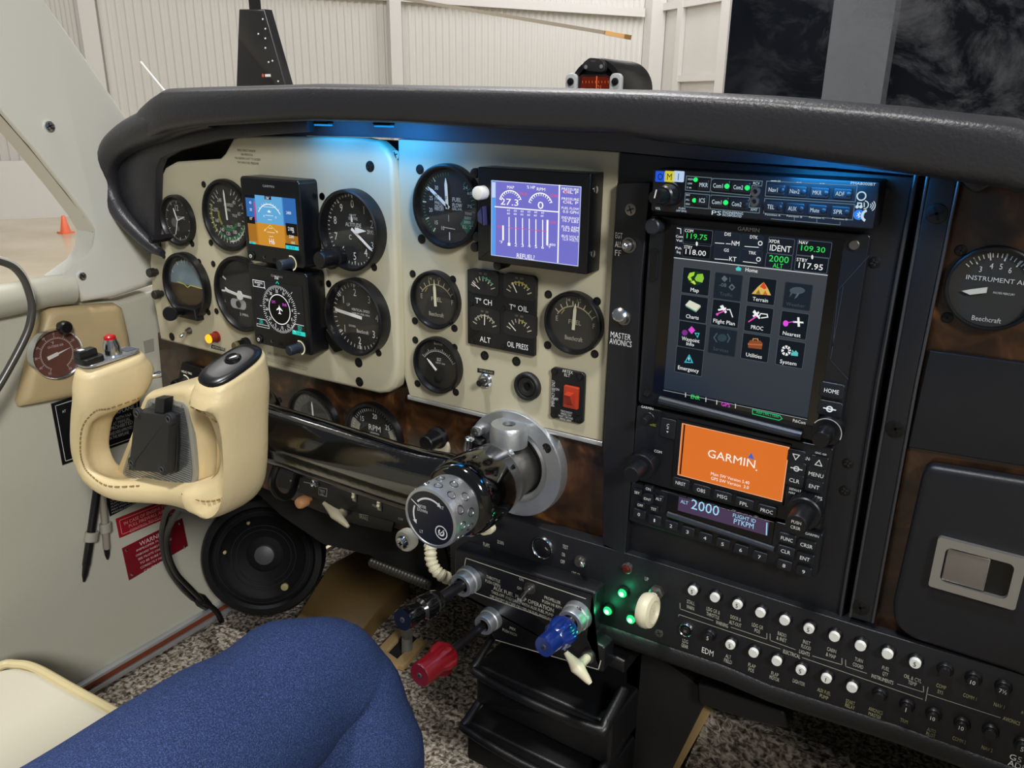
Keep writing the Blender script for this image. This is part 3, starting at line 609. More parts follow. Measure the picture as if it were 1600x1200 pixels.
# ================================================================== GLASS DISPLAYS ON THE CREAM PANELS
DISPB = mat('display_black','#0c0d10',.3,bump=.05,bscale=1500)
def g5(label,fr4,wf,cr,knob,b1,b2,b3,logo):
    u0,u1,v0,v1=rect_px(FP,fr4,wf); t=thing('flight_display',label,'display',FP.p((u0+u1)/2,v0,WL))
    b=mb(DISPB); b.box(u0,u1,v0,v1,WL-.001,wf,.004,.002); part('housing',b,t)
    b=mb(I('#9fa3a6')); b.tx('GARMIN',logo,4,wf+.0003,18); part('maker_name',b,t)
    ku,kv=FP.uv(*knob,wf+.012); b=mb(mat('knob_blueblack','#1b222c',.45)); b.lathe(ku,kv,[(.0058,wf-.001),(.0058,wf+.002),(.0052,wf+.004),(.0052,wf+.015),(.0045,wf+.016)],24); k=part('knob',b,t)
    b=mb(E('#e8dfb8',.9)); b.arc(ku,kv,.0064,.0078,-20,165,wf+.0006); part('knob_light',b,k)
    bu,bv=FP.uv(*b1,wf); b=mb(BEZ); b.cyl(bu,bv,.005,wf-.001,wf+.0015,.0005,20); b.use(I('#e4e4e0')); b.lathe(bu,bv,[(.0019,wf+.0014),(.0019,wf+.0017)],14); b.use(I('#111111')); b.disc(bu,bv,.0009,wf+.0019); part('power_button',b,t)
    bu,bv=FP.uv(*b2,wf); b=mb(I('#6d6f72')); b.disc(bu,bv,.0016,wf+.0003); b.use(I('#0a0a0a')); b.disc(bu+.0006,bv+.0003,.0012,wf+.0005); bu,bv=FP.uv(*b3,wf); b.box(bu-.0022,bu+.0022,bv-.0018,bv+.0018,wf-.0003,wf+.0003,.0005); part('light_sensor',b,t)
    return t
wf=WL+.024; ws=wf+.0004
t=g5('upper flight display showing blue sky over brown ground',[A(815,395),A(1310,442),A(1372,1180),A(890,1100)],wf,A,A(1180,1140),A(925,1065),A(1030,1078),A(1112,1098),A(1062,485))
b=mb(E('#3f7fc0',1)); sq=[A(868,543),A(1290,595),A(1320,1022),A(912,960)]; u0,u1,v0,v1=rect_px(FP,sq,wf)
hz=(FP.uv(*A(895,778),wf)[1]+FP.uv(*A(1305,825),wf)[1])/2
b.flat(rrect(u0,u1,hz,v1),ws); b.use(E('#b87a22',1)); b.flat(rrect(u0,u1,v0,hz),ws)
U=lambda a:u0+(u1-u0)*a; VV=lambda c:v0+(v1-v0)*c
b.use(E('#5fa6d6',1)); b.flat(rrect(U(.2),U(.74),hz,v1),ws+.0001); b.use(E('#c98a2c',1)); b.flat(rrect(U(.2),U(.74),v0,hz),ws+.0001)
b.use(E('#2f68ad',1)); b.flat(rrect(U(0),U(.17),hz,v1),ws+.0001); b.flat(rrect(U(.76),u1,hz,v1),ws+.0001)
b.use(E('#a06a20',1)); b.flat(rrect(U(0),U(.17),VV(.06),hz),ws+.0001); b.flat(rrect(U(.76),u1,VV(.12),hz),ws+.0001)
b.use(E('#f4f4f4',1)); cx,cy=U(.47),VV(.47); rr=(u1-u0)*.25; b.arc(cx,cy,rr,rr*1.05,-58,58,ws+.0003,30)
for a in (-45,-30,-20,-10,10,20,30,45): b.tick(cx,cy,a,rr,rr*1.14,.0004,ws+.0003)
for i,wd in ((1,.08),(2,.16),(3,.08),(4,.22),(-1,.08),(-2,.16),(-3,.08)): b.flat(rrect(U(.47-wd/2),U(.47+wd/2),hz+i*.0042-.0002,hz+i*.0042+.0002),ws+.0003)
b.flat([(U(.47),VV(.735)),(U(.44),VV(.68)),(U(.5),VV(.68))],ws+.0003)
b.use(E('#e8d23c',1)); b.line([(U(.33),hz-.008),(U(.47),hz-.001),(U(.61),hz-.008)],.0006,ws+.0004)
b.use(E('#0c0c10',1)); b.flat(rrect(U(0),U(.16),hz-.002,hz+.005),ws+.0002); b.flat(rrect(U(.78),U(1),hz-.009,hz+.003),ws+.0002); b.flat(rrect(U(0),U(.2),VV(.93),v1),ws+.0002); b.flat(rrect(U(.4),U(.53),VV(.93),v1),ws+.0002); b.flat(rrect(U(.74),u1,VV(.0),VV(.11)),ws+.0002)
b.use(E('#cf3c74',1)); b.flat(rrect(U(.165),U(.19),hz+.002,VV(.86)),ws+.0002); b.use(E('#2ad0d8',1)); b.flat(rrect(U(.75),u1,v0,VV(.075)),ws+.0003); b.flat(rrect(U(.0),U(.13),v0,VV(.04)),ws+.0003)
b.use(E('#f4f4f4',1))
for s_,a,c,h in (('40',.1,.84,.003),('30',.1,.70,.003),('10°',.09,.52,.003),('336°',.465,.965,.0028),('2400',.86,.72,.003),('2180',.88,.41,.0036),('2200',.88,.26,.003),('20',.92,.36,.0025),('10',.36,.60,.0022),('10',.6,.60,.0022),('10',.36,.32,.0022),('10',.6,.32,.0022),('1015',.9,.14,.0026)): b.text(s_,U(a),VV(c),h,ws+.0005)
b.use(E('#101010',1)); b.text('IN 29.9',U(.87),VV(.037),.0026,ws+.0005); b.text('KT',U(.06),VV(.02),.002,ws+.0005)
b.use(E('#f4f4f4',1)); b.text('H6',U(.48),VV(.11),.006,ws+.0005)
part('screen',b,t,label='lit screen, blue above and orange-brown below')
t=g5('lower flight display with white compass rose on black',[C(888,65),C(1375,152),C(1432,845),C(950,715)],wf,C,C(1255,785),C(990,693),C(1093,710),C(1170,730),C(1132,168))
sq=[C(940,180),C(1345,262),C(1378,680),C(968,575)]; u0,u1,v0,v1=rect_px(FP,sq,wf)
b=mb(E('#1c1c1e',1)); b.flat(rrect(u0,u1,v0,v1),ws); b.use(E('#050505',1)); cx,cy=FP.uv(*C(1160,445),wf); rr=(u1-u0)*.345
b.disc(cx,cy,rr*.72,ws+.0001,40); b.use(E('#f0f0f0',1)); b.arc(cx,cy,rr*.6,rr*.64,0,360,ws+.0003,48)
for i in range(72): b.tick(cx,cy,i*5+2,rr*(.9 if i%2 else .84),rr,.0005,ws+.0003)
for a in (45,90,135,-45,-90): b.tick(cx,cy,a,rr*1.06,rr*1.18,.0005,ws+.0003)
for i,s_ in enumerate(('N','3','6','E','12','15','S','21','24','W','30','33')): a=R(30*i+24); b.text(s_,cx+rr*.76*math.sin(a),cy+rr*.76*math.cos(a),.0034,ws+.0003)
b.flat([(cx+x*rr*.2,cy+y*rr*.2) for x,y in ((0,1),(.14,.5),(.9,-.1),(.9,-.3),(.14,0),(.1,-.6),(.4,-.85),(.4,-1),(0,-.9),(-.4,-1),(-.4,-.85),(-.1,-.6),(-.14,0),(-.9,-.3),(-.9,-.1),(-.14,.5))],ws+.0003)
b.text('336°',cx,cy+rr*1.32,.0034,ws+.0003); b.line(rrect(U(.0),U(.24),VV(.84),VV(.97)),.0006,ws+.0003,True); b.text('BEARING',U(.12),VV(.93),.0022,ws+.0003,.012); b.text('OFF',U(.12),VV(.88),.0022,ws+.0003)
b.line([(U(.02),VV(.17)),(U(.2),VV(.17)),(U(.26),VV(.06)),(U(.26),VV(.01))],.0005,ws+.0003); b.line([(U(.74),VV(.12)),(U(.8),VV(.22)),(U(.98),VV(.22))],.0005,ws+.0003); b.line(rrect(U(0),U(.26),VV(.005),VV(.055)),.0004,ws+.0003,True)
b.use(E('#2ad0c0',1)); b.text('GPS',U(.1),VV(.1),.003,ws+.0003); b.text('CRS',U(.1),VV(.155),.0022,ws+.0003); b.text('HDG',U(.9),VV(.18),.0024,ws+.0003); b.text('336°',U(.9),VV(.125),.003,ws+.0003); b.flat(rrect(U(.74),u1,v0,VV(.085)),ws+.0002); b.line([(cx-.002,cy+rr*1.08),(cx,cy+rr*1.16),(cx+.002,cy+rr*1.08)],.0008,ws+.0003)
b.use(E('#101010',1)); b.text('0.00',U(.87),VV(.04),.0032,ws+.0004); b.use(E('#d653d6',1)); b.text('GPS',cx-rr*.33,cy+rr*.28,.003,ws+.0003); b.text('ENR',cx+rr*.33,cy+rr*.24,.003,ws+.0003)
part('screen',b,t,label='lit screen, white compass rose on black')
# ---- engine monitor
wf=WC+.022; ws=wf+.0004
u0,u1,v0,v1=rect_px(FP,[E5(135,170),E5(1092,215),E5(1040,1062),E5(145,945)],wf)
t=thing('engine_monitor','engine monitor with a lilac screen in a black box, top right of the centre panel','display',FP.p((u0+u1)/2,v0,WC))
b=mb(DISPB); b.box(u0,u1,v0,v1,WC-.001,wf,.001,.0012); part('housing',b,t)
b=mb(CHROME)
for zz in (.2,.84):
    fr=Frame((u1,-(WC+.013),v0+(v1-v0)*zz),(0,1,0),(0,0,1)); q=MB(fr); q.use(CHROME); q.cyl(0,0,.003,-.001,.001,.0004,14); part('side_screw',q,t)
for q_ in (E5(130,215),E5(150,745),E5(130,830),E5(320,980)): uu,vv=FP.uv(*q_,wf-.01); b=mb(BEZ); b.cyl(uu,vv,.0042,WC,wf-.006,.001,14); part('mount_ear',b,t)
uu,vv=FP.uv(*E5(155,382),wf+.006); b=mb(mat('button_white','#e6e8e4',.4)); b.cyl(uu,vv,.0058,wf-.001,wf+.010,.002,20); part('button',b,t,label='white push button')
uu,vv=FP.uv(*E5(180,570),wf+.002); b=mb(mat('button_violet','#3a3c66',.35)); b.prism(rpoly([FP.uv(*q_,wf+.004) for q_ in (E5(145,545),E5(190,490),E5(200,655),E5(150,620))],.001),wf-.001,wf+.006,.001); part('side_button',b,t)
sq=[E5(258,278),E5(1003,330),E5(980,985),E5(258,902)]; u0,u1,v0,v1=rect_px(FP,sq,wf)
b=mb(E('#7370c8',1)); b.flat(rrect(u0,u1,v0,v1),ws); b.use(E('#5a9be8',1)); b.flat(rrect(u0,u0+.0045,v0,v1),ws+.0001); b.use(E('#c4d2f4',1)); b.line(rrect(u0,u1,v0,v1),.0006,ws+.0001,True); b.flat(rrect(u0+.0005,u0+.004,VV(.78),VV(.98)),ws+.0002)
b.use(E('#ffffff',1.05)); b.ln([E5(822,320),E5(808,958)],2.2,ws+.0003); b.ln([E5(285,495),E5(815,540)],1.6,ws+.0003)
def dial_arc(cx,cy,rpx):
    u,v=FP.uv(*E5(cx,cy),ws); a,c=FP.sc(*E5(cx,cy),ws); r=rpx/5.333/c; b.arc(u,v,r,r*1.07,-72,66,ws+.0003,30)
    for i in range(12): b.tick(u,v,-70+12*i,r*.84,r,.0006,ws+.0003)
    return u,v,r
dial_arc(415,478,112); dial_arc(665,505,118)
for s_,x,y,h,wd in (('MAP',415,333,5,11),('% HP',585,333,5,13),('RPM',668,350,5,13),('27.3',405,455,10.5,28),('0',665,482,12,9),('REFUEL?',540,910,7.5,28)): b.tx(s_,E5(x,y),h,ws+.0005,wd)
for s_,y in (('PRESSURE',350),('PRESSURE',432),('FUEL FLOW',510),('ENDURANCE',590),('FUEL REM',668),('BUS VOLT',745)): b.tx(s_,E5(912,y),4,ws+.0005,27)
for s_,y in (('OIL P',375),('OIL P',460),('0.0 GPH',540),('10.7 LBS',615),('55.2 REM',692),('12.X VOLTS',770)): b.tx(s_,E5(915,y),4.6,ws+.0005,24)
for i in range(6):
    x=402+56*i; b.ln([E5(x,585+5*i),E5(x,795+6*i)],1.6,ws+.0003); b.tx(str(i+1),E5(x,808+5*i),5,ws+.0005,4); b.tx('65',E5(x-5+5*i*.2,525+4*i),3.2,ws+.0005,4.5); b.tx('60',E5(x-5,552+4*i),3.2,ws+.0005,4.5)
b.ln([E5(352,660),E5(352,768)],3,ws+.0003); b.ln([E5(722,615),E5(720,808)],3.4,ws+.0003); b.tx('°F',E5(335,790),4.5,ws+.0005,5); b.tx('400',E5(762,812),4,ws+.0005,10); b.tx('°F',E5(735,830),4,ws+.0005,5)
b.use(E('#f04a5a',1)); b.tx('29.8',E5(520,388),4.5,ws+.0005,11); b.tx('2700',E5(775,405),4.5,ws+.0005,12); b.tx('450',E5(325,662),4,ws+.0005,8); b.tx('1600',E5(765,624),4,ws+.0005,11); b.tx('00',E5(880,375),4.6,ws+.0006,7); b.tx('0',E5(888,458),4.6,ws+.0006,3)
for i in range(6): b.ln([E5(402+56*i,668+6*i),E5(434+56*i,672+6*i)],1,ws+.0004)
part('screen',b,t,label='lit lilac engine screen')
# ================================================================== SMALL CONTROLS ON THE CREAM PANELS
# amber alternator lamp
u,v=FP.uv(*C(635,672),WL); t=thing('warning_lamp','lit amber alternator warning lamp on the lower left of the cream panel','lamp',FP.p(u,v,WL))
def axial(b,pq0,w0,pq1,w1,rad0,rad1,n=20):
    return b.tube([FP.p(*FP.uv(*pq0,w0),w0),FP.p(*FP.uv(*pq1,w1),w1)],[rad0,rad1],n)
b=mb(mat('lamp_red_body','#7a1e0c',.3)); b.lathe(u,v,[(.0068,WL-.001),(.0068,WL+.002),(.0056,WL+.002),(.0054,WL+.011)],24); part('body',b,t)
b=mb(E('#ff9a20',2.2)); b.lathe(u,v,[(.0054,WL+.0108),(.005,WL+.0128),(.0022,WL+.0135)],24); part('lens',b,t)
b=mb(I('#26241f')); q=[FP.uv(*q_,WL+.0004) for q_ in (C(590,733),C(705,768),C(700,798),C(585,770))]; b.prism(q,WL-.0004,WL+.0005); b.use(I('#c9c6b8')); b.line(q,.0005,WL+.0007,True); b.tx('ALTERNATOR',C(645,767),3.6,WL+.0008,19); part('name_label',b,t)
u,v=FP.uv(*C(885,730),WL); t=thing('push_button','black and bronze push-to-test button right of the amber lamp','button',FP.p(u,v,WL))
b=mb(BEZ); b.lathe(u,v,[(.0078,WL-.001),(.0076,WL+.004),(.0062,WL+.005),(.006,WL+.014)],24); part('collar',b,t); b=mb(mat('bronze_cap','#5a4e30',.4)); b.lathe(u,v,[(.0059,WL+.0135),(.0057,WL+.017),(.005,WL+.0178)],24); part('cap',b,t)
def toggle(label,base,w0,tip,wt,r=.0045,lev=.0018,grp=None,m=CHROME,ball=None):
    u,v=FP.uv(*base,w0); t=thing('toggle_switch',label,'switch',FP.p(u,v,w0),grp); b=mb(STEEL); b.lathe(u,v,[(r,w0-.001),(r,w0+.0015),(r*.8,w0+.0015),(r*.7,w0+.005),(r*.45,w0+.005)],12); part('collar',b,t)
    b=mb(m); p0=FP.p(u,v,w0+.003); p1=FP.p(*FP.uv(*tip,wt),wt); b.tube([p0,p0.lerp(p1,.5),p1,p1+(p1-p0).normalized()*lev*.5],[lev*.7,lev,lev*1.3,lev*.6] if not ball else [lev*.7,lev,ball,ball*.6],14); part('lever',b,t); return t
toggle('chrome toggle switch on the lower left corner of the left cream panel',C(410,622),WL,C(335,668),WL+.02)
# go around push switch
u,v=FP.uv(*F4(155,778),WC); t=thing('push_switch','small chrome and black go-around button on the centre cream panel','switch',FP.p(u,v,WC))
b=mb(CHROME); b.lathe(u,v,[(.0078,WC-.001),(.0075,WC+.001),(.006,WC+.003),(.0045,WC+.0035)],24); part('collar',b,t); b=mb(BEZ); b.cyl(u,v,.0032,WC+.003,WC+.011,.0006,16); part('plunger',b,t)
b=mb(I('#1b1a16')); q=[FP.uv(*q_,WC) for q_ in (F4(106,700),F4(210,718),F4(208,742),F4(105,726))]; b.prism(q,WC-.0004,WC+.0004); b.use(I('#a9a698')); b.tx('GO-AROUND',F4(157,721),3.4,WC+.0007,22); part('name_label',b,t)
# round black sounder
u,v,r=geo(802,842.5,583,626.5,WC+.004); t=thing('round_vent','round black rubber sounder on the lower centre panel','sounder',FP.p(u,v-r,WC))
b=mb(mat('rubber','#121212',.55)); b.lathe(u,v,[(r,WC-.001),(r,WC+.004),(r*.9,WC+.0055),(r*.75,WC+.005),(r*.7,WC+.0035),(r*.6,WC+.0045),(r*.5,WC+.004),(r*.3,WC+.0032),(r*.22,WC+.002),(.0005,WC+.0015)],36); part('body',b,t)
b=mb(I('#000000')); b.disc(u,v,r*.2,WC+.0036); part('centre_hole',b,t)
# ELT switch
u0,u1,v0,v1=rect_px(FP,[F4(567,693),F4(777,735),F4(760,1055),F4(557,1005)],WC+.003); wk=WC+.003
t=thing('emergency_switch','black emergency locator switch plate with a red rocker','switch',FP.p((u0+u1)/2,v0,WC)); b=mb(BLACK2); b.box(u0,u1,v0,v1,WC-.001,wk,.0035,.0008); part('plate',b,t)
for q_ in (F4(585,722),F4(745,752),F4(580,992),F4(735,1020)): screw(t,q_,wk,.0034)
a0,a1,c0,c1=rect_px(FP,[F4(640,808),F4(738,828),F4(722,962),F4(640,945)],wk+.003); b=mb(mat('rocker_red','#b03a20',.35)); b.prism(rrect(a0,a1,c0,c1,.001),wk-.001,wk+.003,.0006); m0=c0+(c1-c0)*.42
b.add([(a0+.0035,c0+.004,wk+.003),(a1-.0035,c0+.004,wk+.003),(a1-.0035,c1-.005,wk+.003),(a0+.0035,c1-.005,wk+.003),(a0+.004,c0+.005,wk+.005),(a1-.004,c0+.005,wk+.005),(a1-.004,c1-.006,wk+.010),(a0+.004,c1-.006,wk+.010)],[(0,1,5,4),(1,2,6,5),(2,3,7,6),(3,0,4,7),(4,5,6,7)]); part('rocker',b,t,label='red rocker')
b=mb(I('#dededa')); b.tx('ARTEX',F4(667,722),5,wk+.0003,17); b.tx('ELT',F4(665,745),4.5,wk+.0003,9); b.tx('ON',F4(602,833),4,wk+.0003,6); b.tx('ARM',F4(597,893),4,wk+.0003,6)
uu,vv=FP.uv(*F4(577,858),wk); b.text('EMERGENCY USE ONLY',uu,vv,.0033,wk+.0003,(v1-v0)*.52,PI/2)
for i,s_ in enumerate(('TEST/RESET','PRESS ON','WAIT 1 SECOND','PRESS ARM')): b.tx(s_,F4(660-2*i,975+16*i),3.2,wk+.0003,(19,16,23,18)[i])
part('lettering',b,t)
# knobs on the left edge of the panel
for q_,lab in ((C(85,140),'upper of two dark thumb nuts at the left edge of the cream panel'),(C(130,322),'lower of two dark thumb nuts at the left edge of the cream panel')):
    u,v=FP.uv(*q_,WL+.008); b=mb(mat('nut_dark','#24221f',.45)); b.lathe(u,v,[(.004,WL-.001),(.004,WL+.003),(.0055,WL+.004),(.0055,WL+.011),(.0045,WL+.012)],18); solo('thumb_nut',b,lab,'knob')
# ================================================================== RADIO STACK
WR=.004
def quad_thing(name,label,cat,px,w0,w1,m,r=0,bev=.001,group=None,pn='plate'):
    pts=[FP.uv(x,y,w1) for x,y in px]; pts=rpoly(pts,r) if r else pts
    t=thing(name,label,cat,FP.p(sum(p[0] for p in pts)/len(pts),min(p[1] for p in pts),w0),group); b=mb(m); b.prism(pts,w0,w1,bev); part(pn,b,t); return t
rack=quad_thing('radio_rack_panel','large black metal panel framing the radio stack','panel',[(969,238),(1100,250),(1300,266),(1436,277),(1432,300),(1311,976),(1200,940),(1000,872),(942,850)],-.014,WR,BLACK,0,.001)
b=mb(BLACK); b.tube([FP.p(*FP.uv(x,y,WR),WR) for x,y in ((1433,268),(1371,600),(1311,976))],.0022,10); part('edge_bead',b,rack)
for q_ in (J(330,235),J(265,680),K(60,500),K(75,372)): screw(rack,q_,WR,.004)
bars=quad_thing('trim_channel','black vertical metal channel right of the radio stack','trim',[J(605,100),J(795,155),K(395,0),K(190,1125),K(80,1095),K(275,0)],-.014,.010,BLACK,0,.002,pn='channel')
EDGE=mat('edge_glint','#5c5d61',.32,.8)  # pale metallic beads painting the highlights along the channel edges
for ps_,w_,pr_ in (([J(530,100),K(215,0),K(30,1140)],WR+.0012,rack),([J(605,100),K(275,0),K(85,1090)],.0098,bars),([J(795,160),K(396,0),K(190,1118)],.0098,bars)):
    b=mb(EDGE); b.tube([FP.p(*FP.uv(*z_,w_),w_) for z_ in ps_],.0011,8); part('edge_glint',b,pr_)
for q_ in (J(655,375),K(298,210),K(133,1048)): screw(bars,q_,.010,.0065,slot='#000000')
sw=quad_thing('switch_strip','narrow black switch strip between the cream panel and the radios','panel',[(964,286),(1016,285),(1002,440),(990,700),(976,868),(941,850),(943,700),(952,480)],.0,.012,BLACK,0,.001)
b=mb(I('#f0f0ee'))
for s_,x,y,wd in (('EGT',1318,735,11),('ALL',1312,808,10),('FF',1310,880,9.5)): b.tx(s_,E5(x,y),9.5,.0124,wd)
b.tx('MASTER',F4(999,498),9.5,.0124,32); b.tx('AVIONICS',F4(998,540),9.5,.0124,35); part('lettering',b,sw)
screw(sw,E5(1415,520),.012,.0048,m=STEEL)
toggle('small toggle switch beside the letters EGT, ALL and FF',E5(1405,815),.012,E5(1365,825),.024,.0062,.0018)
toggle('chrome ball-ended toggle switch above the words MASTER AVIONICS',F4(1022,385),.012,F4(990,365),.028,.0062,.0026,None,CHROME,.0058)
# ---- audio panel
wf=.030; TXT=E('#cfe6f2',.85)
u0,u1,v0,v1=rect_px(FP,[G(80,100),G(1497,168),G(1462,482),G(70,355)],wf)
t=thing('audio_panel','slim audio panel with two rows of lettered keys topping the radio stack','radio',FP.p((u0+u1)/2,v0,WR)); RAD=mat('radio_black','#14161b',.33,bump=.06,bscale=1500)
b=mb(RAD); b.box(u0,u1,v0,v1,WR,wf,.0015,.0012); part('case',b,t); wk=wf
for s_,x,col,tc in (('O',130,'#2358d8','#081433'),('M',187,'#d8cf3e','#222200'),('I',243,'#bcd6f5','#1c3c6a')):
    q=FP.uv(*G(x,143),wk); b=mb(E(col,.9)); b.prism(rrect(q[0]-.004,q[0]+.004,q[1]-.0038,q[1]+.0038,.0008),wk-.0005,wk+.0006); b.use(I(tc)); b.text(s_,q[0],q[1],.0048,wk+.0009); part('marker_lamp',b,t)
for r_,(ku,wp0,wp1,rad) in enumerate(((G(160,255),wk,wk+.024,.0085),)):
    q=FP.uv(*G(200,252),wk); b=mb(BEZ); b.lathe(*q,[(.0085,wk-.001),(.0085,wk+.006),(.0078,wk+.006),(.0072,wk+.016),(.006,wk+.017)],28); b.lathe(*q,[(.0056,wk+.016),(.0052,wk+.027),(.0046,wk+.0313)],24); b.use(I('#e8e8e6')); b.line([(q[0],q[1]),(q[0]+.001,q[1]+.005)],.0009,wk+.0314); part('volume_knob',b,t)
LNE=E('#7d99a8',.6)
b=mb(LNE); bx=lambda q,wp=1.1: b.ln([G(*z) for z in q],wp,wk+.0003,True)
bx(((290,140),(447,152),(437,240),(283,228))); bx(((283,245),(435,258),(428,345),(278,332))); b.ln([G(*z) for z in ((455,155),(765,172),(760,203),(700,200),(688,262),(447,240),(455,155))],1.1,wk+.0003); b.ln([G(*z) for z in ((445,258),(685,275),(682,335),(748,340),(745,372),(437,345),(445,258))],1.1,wk+.0003)
bx(((792,172),(1358,200),(1345,302),(782,265))); bx(((780,280),(1342,318),(1328,415),(772,372))); b.ln([G(820,408),G(1250,446)],1,wk+.0003)
for x,y in ((965,400),(1105,412),(1250,428)): b.ln([G(x,y),G(x,y+18)],1,wk+.0003)
part('key_borders',b,t)
LED=E('#27e06a',1.2); OFFL=mat('led_off','#161c22',.4)
def key(s_,x,y,led,on,wd,hw=62,hh=36):
    q=FP.uv(*G(x,y),wk); a,c=FP.sc(*G(x,y),wk); b=mb(mat('key_black','#171a20',.4)); W_=hw/4/a*.95; H_=hh/4/c*.95; b.prism(rrect(q[0]-W_,q[0]+W_,q[1]-H_,q[1]+H_,.0012),wk-.001,wk+.0016,.0006); b.use(TXT); tq=(x-(18 if led else 0),y); b.tx(s_,G(*tq),7 if len(s_)<5 else 6.5,wk+.002,wd)
    if led: lu,lv=FP.uv(*G(x+hw*.62,y+4),wk+.0016); b.use(LED if on else OFFL); b.lathe(lu,lv,[(.0018,wk+.0014),(.0016,wk+.0024),(.0009,wk+.0028)],14)
    part('key',b,t)
key('MKR',398,195,0,0,13,38); key('ICS',388,292,0,0,9,38)
for s_,x,y,on,wd in (('Com1',505,200,1,15),('Com2',632,210,1,15),('Com1',497,302,1,15),('Com2',622,315,0,15),('Nav1',850,225,0,14),('Nav2',985,235,0,15),('MKR',1125,243,0,14),('ADF',1268,250,0,14),('TEL',835,332,0,11),('AUX',970,343,0,13),('Mute',1110,353,0,14),('SPR',1255,363,0,14)): key(s_,x,y,1,on,wd)
b=mb(TXT)
for s_,x,y,wd,h in (('HIGH',315,160,8,3),('LOW',312,187,7,3),('T M',305,213,7,3),('ISO',300,258,6,3),('ALL',298,287,6,3),('CRW',298,315,7,3),('RCV',728,185,10,4.5),('XMT',712,350,11,4.5),('VOL',112,342,8,4),('PUSH',262,342,10,3),('OFF EMG',258,358,16,3),('PMA8000BT',1395,188,39,4.5),('ENGINEERING',580,370,32,4),('INCORPORATED',575,387,30,4)): b.tx(s_,G(x,y),h,wk+.0004,wd)
for s_,x,y in (('Function A',830,383),('Function B',965,392),('Function C',1105,400),('Function D',1250,408)): b.tx(s_,G(x,y),2.8,wk+.0004,24)
b.ln([G(820,170),G(845,171)],1,wk+.0004); b.tx('>II',G(860,171),3,wk+.0004,8); b.tx('<<',G(993,180),3,wk+.0004,8); b.tx('>>',G(1138,187),3,wk+.0004,8)
b.tx('PS',G(478,370),7,wk+.0004,15)
u,v=FP.uv(*G(1385,265),wk); b.arc(u,v,.0022,.0030,0,360,wk+.0006,20)
q=lambda x,y:FP.uv(*G(x,y),wk); b.line([q(1362,330),q(1362,308),q(1385,310),q(1385,330)],.0007,wk+.0004); [b.disc(*q(x,y),.0011,wk+.0004,10) for x,y in ((1358,332),(1381,332))]
b.line([q(1402,308),q(1402,332)],.0006,wk+.0004); b.arc(*q(1402,320),.0022,.0028,0,180,wk+.0004,12); [b.arc(*q(1430,325),r_,r_+.0005,40,140,wk+.0004,8) for r_ in (.0012,.0024,.0036)]
b.arc(*q(1425,388),.0026,.0042,200,340,wk+.0004,12)
part('lettering',b,t)
b=mb(LED); [b.lathe(*q(x,y),[(.0016,wk),(.0014,wk+.001),(.0006,wk+.0014)],12) for x,y in ((348,163),(340,292))]; part('status_lamps',b,t,label='green status lamps')
for x,y in ((722,237),(715,299)): b=mb(STEEL); b.lathe(*q(x,y),[(.0036,wk-.001),(.0034,wk+.001),(.0016,wk+.0012),(.0014,wk-.0004)],16); part('jack_socket',b,t)
b=mb(E('#2f7fe8',1)); b.disc(*q(1368,382),.0033,wk+.0003,20); b.use(E('#dff0ff',1)); z=q(1368,382); b.line([(z[0]-.0011,z[1]-.0009),(z[0]+.001,z[1]+.0009),(z[0],z[1]+.0019),(z[0],z[1]-.0019),(z[0]+.001,z[1]-.0009),(z[0]-.0011,z[1]+.0009)],.0003,wk+.0005); part('wireless_lamp',b,t,label='blue wireless lamp')
# ---- big navigator
wf=.012
t=thing('touchscreen_navigator','large portrait touchscreen navigator showing a home page of icon keys','display',FP.p(*FP.uv(1155,660,wf),WR))
u0,u1,v0,v1=rect_px(FP,[(1014,335),(1360,368),(1309,700),(999,628)],wf)
b=mb(RAD); b.box(u0,u1,v0,v1,WR,wf,.003,.001); part('bezel',b,t)
g0,g1,h0,h1=rect_px(FP,[H(155,55),H(1270,120),H(1120,1290),H(85,1105)],wf); b=mb(mat('navigator_glass','#020203',.08,coat=.6)); b.box(g0,g1,h0,h1,wf-.002,wf+.0006,.001); part('glass_face',b,t); ws=wf+.001
b=mb(I('#c9ccce')); b.tx('GARMIN',H(678,73),6.5,ws,34); part('maker_name',b,t)
p0=FP.p(*FP.uv(*I9(290,95),wf),wf+.002); p1=FP.p(*FP.uv(*I9(1175,320),wf),wf+.002); b=mb(mat('lip_grey','#2b2f36',.35)); b.tube([p0,p1],.0036,10); part('lower_lip',b,t)
b=mb(BEZ); a=FP.uv(*H(92,195),wf); c=FP.uv(*H(85,400),wf); b.prism(rrect(a[0]-.003,a[0]+.003,c[1],a[1],.003),wf-.001,wf+.0003); b.use(I('#2e3036')); b.line(rrect(a[0]-.0034,a[0]+.0034,c[1]-.0004,a[1]+.0004,.003),.0005,wf+.0005,True); part('card_slot',b,t)
q_=FP.uv(*H(115,45),wf); b=mb(mat('knob_grey','#26282d',.4)); b.lathe(*q_,[(.0062,wf-.001),(.006,wf+.012),(.005,wf+.013)],24); part('volume_knob',b,t)
q_=FP.uv(*G(1340,570),wf); b=mb(STEEL); b.lathe(*q_,[(.0036,wf-.001),(.0034,wf+.0014),(.003,wf+.0018)],18); part('light_sensor',b,t)
screw(t,I9(203,60),wf,.0035)
